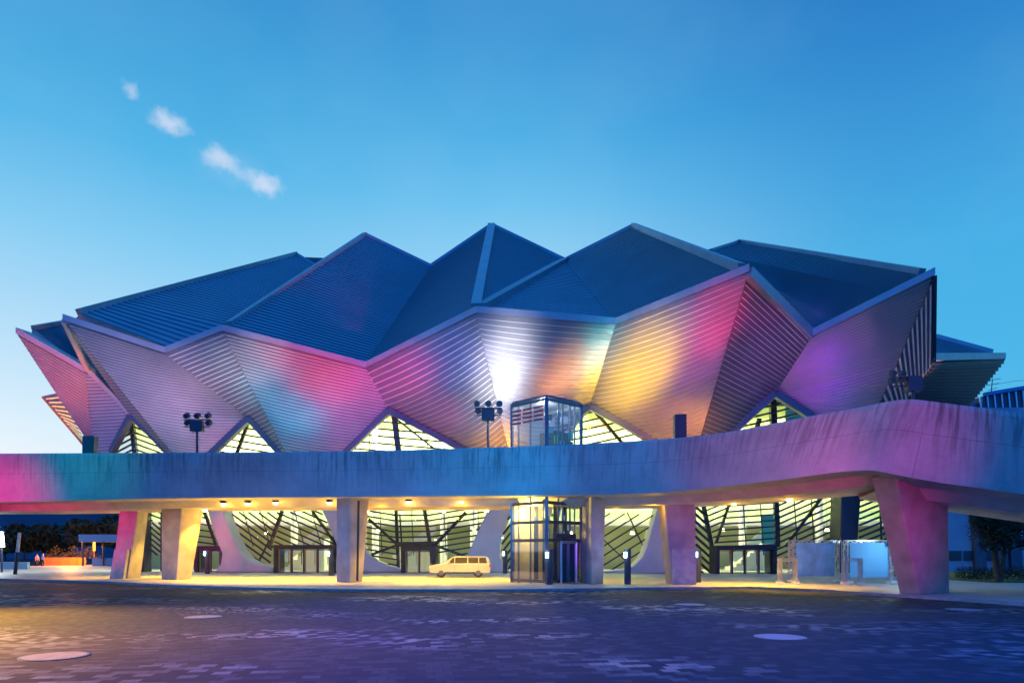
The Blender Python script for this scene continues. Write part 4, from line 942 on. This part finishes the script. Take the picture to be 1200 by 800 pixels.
# coloured wash across the plaza: bare spots, blue ones added to tint the paving
spot((6, 15, 16), (6, 14, 0), (.0, .05, 1), 17000, 120, 1)
spot((-8, 30, 14), (-2, 19, 0), (.0, .05, 1), 15000, 110, 1)
spot((-20, 11.5, 6), (-13, 12.2, 0), (1, .38, .10), 42000, 64, 1)
spot((-24, 19, 6.5), (-18.5, 18.5, 0), (1, .50, .04), 110000, 78, 1)
spot((-5, 3, 6), (-5.5, 9, 0), (1, .2, .35), 1500, 70, 1)

# ------------------------------------------------------------------ sky
w = bpy.data.worlds.new('World'); SC.world = w; w.use_nodes = True; nt = w.node_tree; L = nt.links
bg = nt.nodes['Background']; tc = NN(nt, 'ShaderNodeTexCoord'); sp = NN(nt, 'ShaderNodeSeparateXYZ'); L.new(tc.outputs['Generated'], sp.inputs[0])
def ramp(fac, els):
    r = NN(nt, 'ShaderNodeValToRGB'); r.color_ramp.interpolation = 'B_SPLINE' if False else 'EASE'; r.color_ramp.interpolation = 'LINEAR'
    e = r.color_ramp.elements
    while len(e) < len(els): e.new(.5)
    for k, (p, c) in enumerate(els): e[k].position = p; e[k].color = c
    L.new(fac, r.inputs[0]); return r.outputs[0]
lef = ramp(sp.outputs[2], [(0, lin(235, 240, 248)), (.15, lin(205, 232, 250)), (.27, lin(165, 214, 245)), (.37, lin(120, 198, 240)), (.46, lin(75, 178, 230)), (.55, lin(58, 160, 218)), (.66, lin(42, 132, 200)), (.85, (.010, .28, .86, 1)), (1, (.010, .28, .86, 1))])
mid = ramp(sp.outputs[2], [(0, lin(190, 225, 245)), (.3, lin(155, 210, 243)), (.40, lin(136, 203, 242)), (.45, lin(106, 192, 238)), (.52, lin(72, 172, 228)), (.60, lin(60, 152, 214)), (.66, lin(50, 138, 205)), (.85, (.010, .28, .86, 1)), (1, (.010, .28, .86, 1))])
rig = ramp(sp.outputs[2], [(0, lin(110, 195, 240)), (.2, lin(70, 180, 232)), (.36, lin(66, 172, 228)), (.45, lin(58, 155, 218)), (.55, lin(42, 132, 204)), (.63, lin(32, 115, 190)), (.85, (.010, .28, .86, 1)), (1, (.010, .28, .86, 1))])
az = math_n(nt, 'DIVIDE', sp.outputs[0], math_n(nt, 'MAXIMUM', sp.outputs[1], .05))
f1 = NN(nt, 'ShaderNodeMapRange', interpolation_type='SMOOTHSTEP'); f1.inputs[1].default_value = -.55; f1.inputs[2].default_value = .05; L.new(az, f1.inputs[0])
f2 = NN(nt, 'ShaderNodeMapRange', interpolation_type='SMOOTHSTEP'); f2.inputs[1].default_value = -.05; f2.inputs[2].default_value = .6; L.new(az, f2.inputs[0])
col = mix_c(nt, f1.outputs[0], lef, mid); col = mix_c(nt, f2.outputs[0], col, rig)
# thin veil, uneven
vn = NN(nt, 'ShaderNodeTexNoise'); vn.inputs['Scale'].default_value = 3.2; vn.inputs['Detail'].default_value = 4; L.new(tc.outputs['Generated'], vn.inputs['Vector'])
vf = NN(nt, 'ShaderNodeMapRange'); vf.inputs[1].default_value = .45; vf.inputs[2].default_value = .8; vf.inputs[4].default_value = .12; L.new(vn.outputs['Fac'], vf.inputs[0])
col = mix_c(nt, vf.outputs[0], col, lin(190, 225, 248))
# small clouds
cn_ = NN(nt, 'ShaderNodeTexNoise'); cn_.inputs['Scale'].default_value = 75; cn_.inputs['Detail'].default_value = 7; L.new(tc.outputs['Generated'], cn_.inputs['Vector'])
wob = NN(nt, 'ShaderNodeVectorMath', operation='MULTIPLY_ADD'); L.new(cn_.outputs['Color'], wob.inputs[0]); wob.inputs[1].default_value = (.019,)*3; wob.inputs[2].default_value = (-.0095,)*3
dd = NN(nt, 'ShaderNodeVectorMath', operation='ADD'); L.new(tc.outputs['Generated'], dd.inputs[0]); L.new(wob.outputs[0], dd.inputs[1])
for x, y, rx, ry, amt in ((153, 105, 7.5, 7.5, .42), (199, 144, 18, 9.5, .66), (259, 187, 18, 10, .6), (286, 203, 13, 6, .25), (310, 217, 18, 9.5, .7), (270, 195, 34, 18, .1)):
    c = (P(x, y, 800)-CAM).normalized(); k = math.sqrt(((x-600)/800)**2+1+((HY-y)/800)**2)
    sb = NN(nt, 'ShaderNodeVectorMath', operation='SUBTRACT'); L.new(dd.outputs[0], sb.inputs[0]); sb.inputs[1].default_value = c
    ml = NN(nt, 'ShaderNodeVectorMath', operation='MULTIPLY'); L.new(sb.outputs[0], ml.inputs[0]); ml.inputs[1].default_value = (800*k/rx, 800*k/rx*.5, 800*k/ry)
    ln = NN(nt, 'ShaderNodeVectorMath', operation='LENGTH'); L.new(ml.outputs[0], ln.inputs[0])
    mr = NN(nt, 'ShaderNodeMapRange', interpolation_type='SMOOTHSTEP'); mr.inputs[1].default_value = 1.45; mr.inputs[2].default_value = .1; mr.inputs[4].default_value = amt; L.new(ln.outputs['Value'], mr.inputs[0])
    col = mix_c(nt, mr.outputs[0], col, lin(222, 228, 246))
# unseen sky behind the camera, made extra bright blue to light walkway and facade
fb = NN(nt, 'ShaderNodeMapRange', interpolation_type='SMOOTHSTEP'); fb.inputs[1].default_value = .15; fb.inputs[2].default_value = -.45; L.new(sp.outputs[1], fb.inputs[0])
col = mix_c(nt, fb.outputs[0], col, (.003, .29, 1.3, 1))
low = NN(nt, 'ShaderNodeMapRange'); low.inputs[1].default_value = 0; low.inputs[2].default_value = -.05; L.new(sp.outputs[2], low.inputs[0])
col = mix_c(nt, low.outputs[0], col, (.01, .03, .09, 1))
L.new(col, bg.inputs['Color']); bg.inputs['Strength'].default_value = 1.0
sky = NN(nt, 'ShaderNodeTexSky', sky_type='NISHITA'); sky.sun_disc = False; sky.sun_elevation = math.radians(1.5); sky.sun_rotation = math.radians(-50)
b2 = NN(nt, 'ShaderNodeBackground'); L.new(sky.outputs[0], b2.inputs[0]); b2.inputs[1].default_value = .02
ad = NN(nt, 'ShaderNodeAddShader'); L.new(bg.outputs[0], ad.inputs[0]); L.new(b2.outputs[0], ad.inputs[1]); L.new(ad.outputs[0], nt.nodes['World Output'].inputs['Surface'])

# ------------------------------------------------------------------ camera, output
cam = bpy.data.cameras.new('camera'); co = bpy.data.objects.new('camera', cam); C.objects.link(co)
co.location = CAM; co.rotation_euler = (math.radians(90), 0, 0); cam.sensor_width = 36; cam.lens = 36*F/1200; cam.shift_y = (HY-400)/1200; cam.clip_end = 5000; cam.clip_start = .1
SC.camera = co
vs_ = SC.view_settings; vs_.view_transform = 'Standard'; vs_.look = 'None'; vs_.exposure = 0; vs_.gamma = 1; vs_.use_curve_mapping = False
SC.cycles.max_bounces = 8; SC.cycles.transparent_max_bounces = 16; SC.cycles.use_denoising = True; SC.cycles.sample_clamp_indirect = 6; SC.cycles.use_light_tree = True
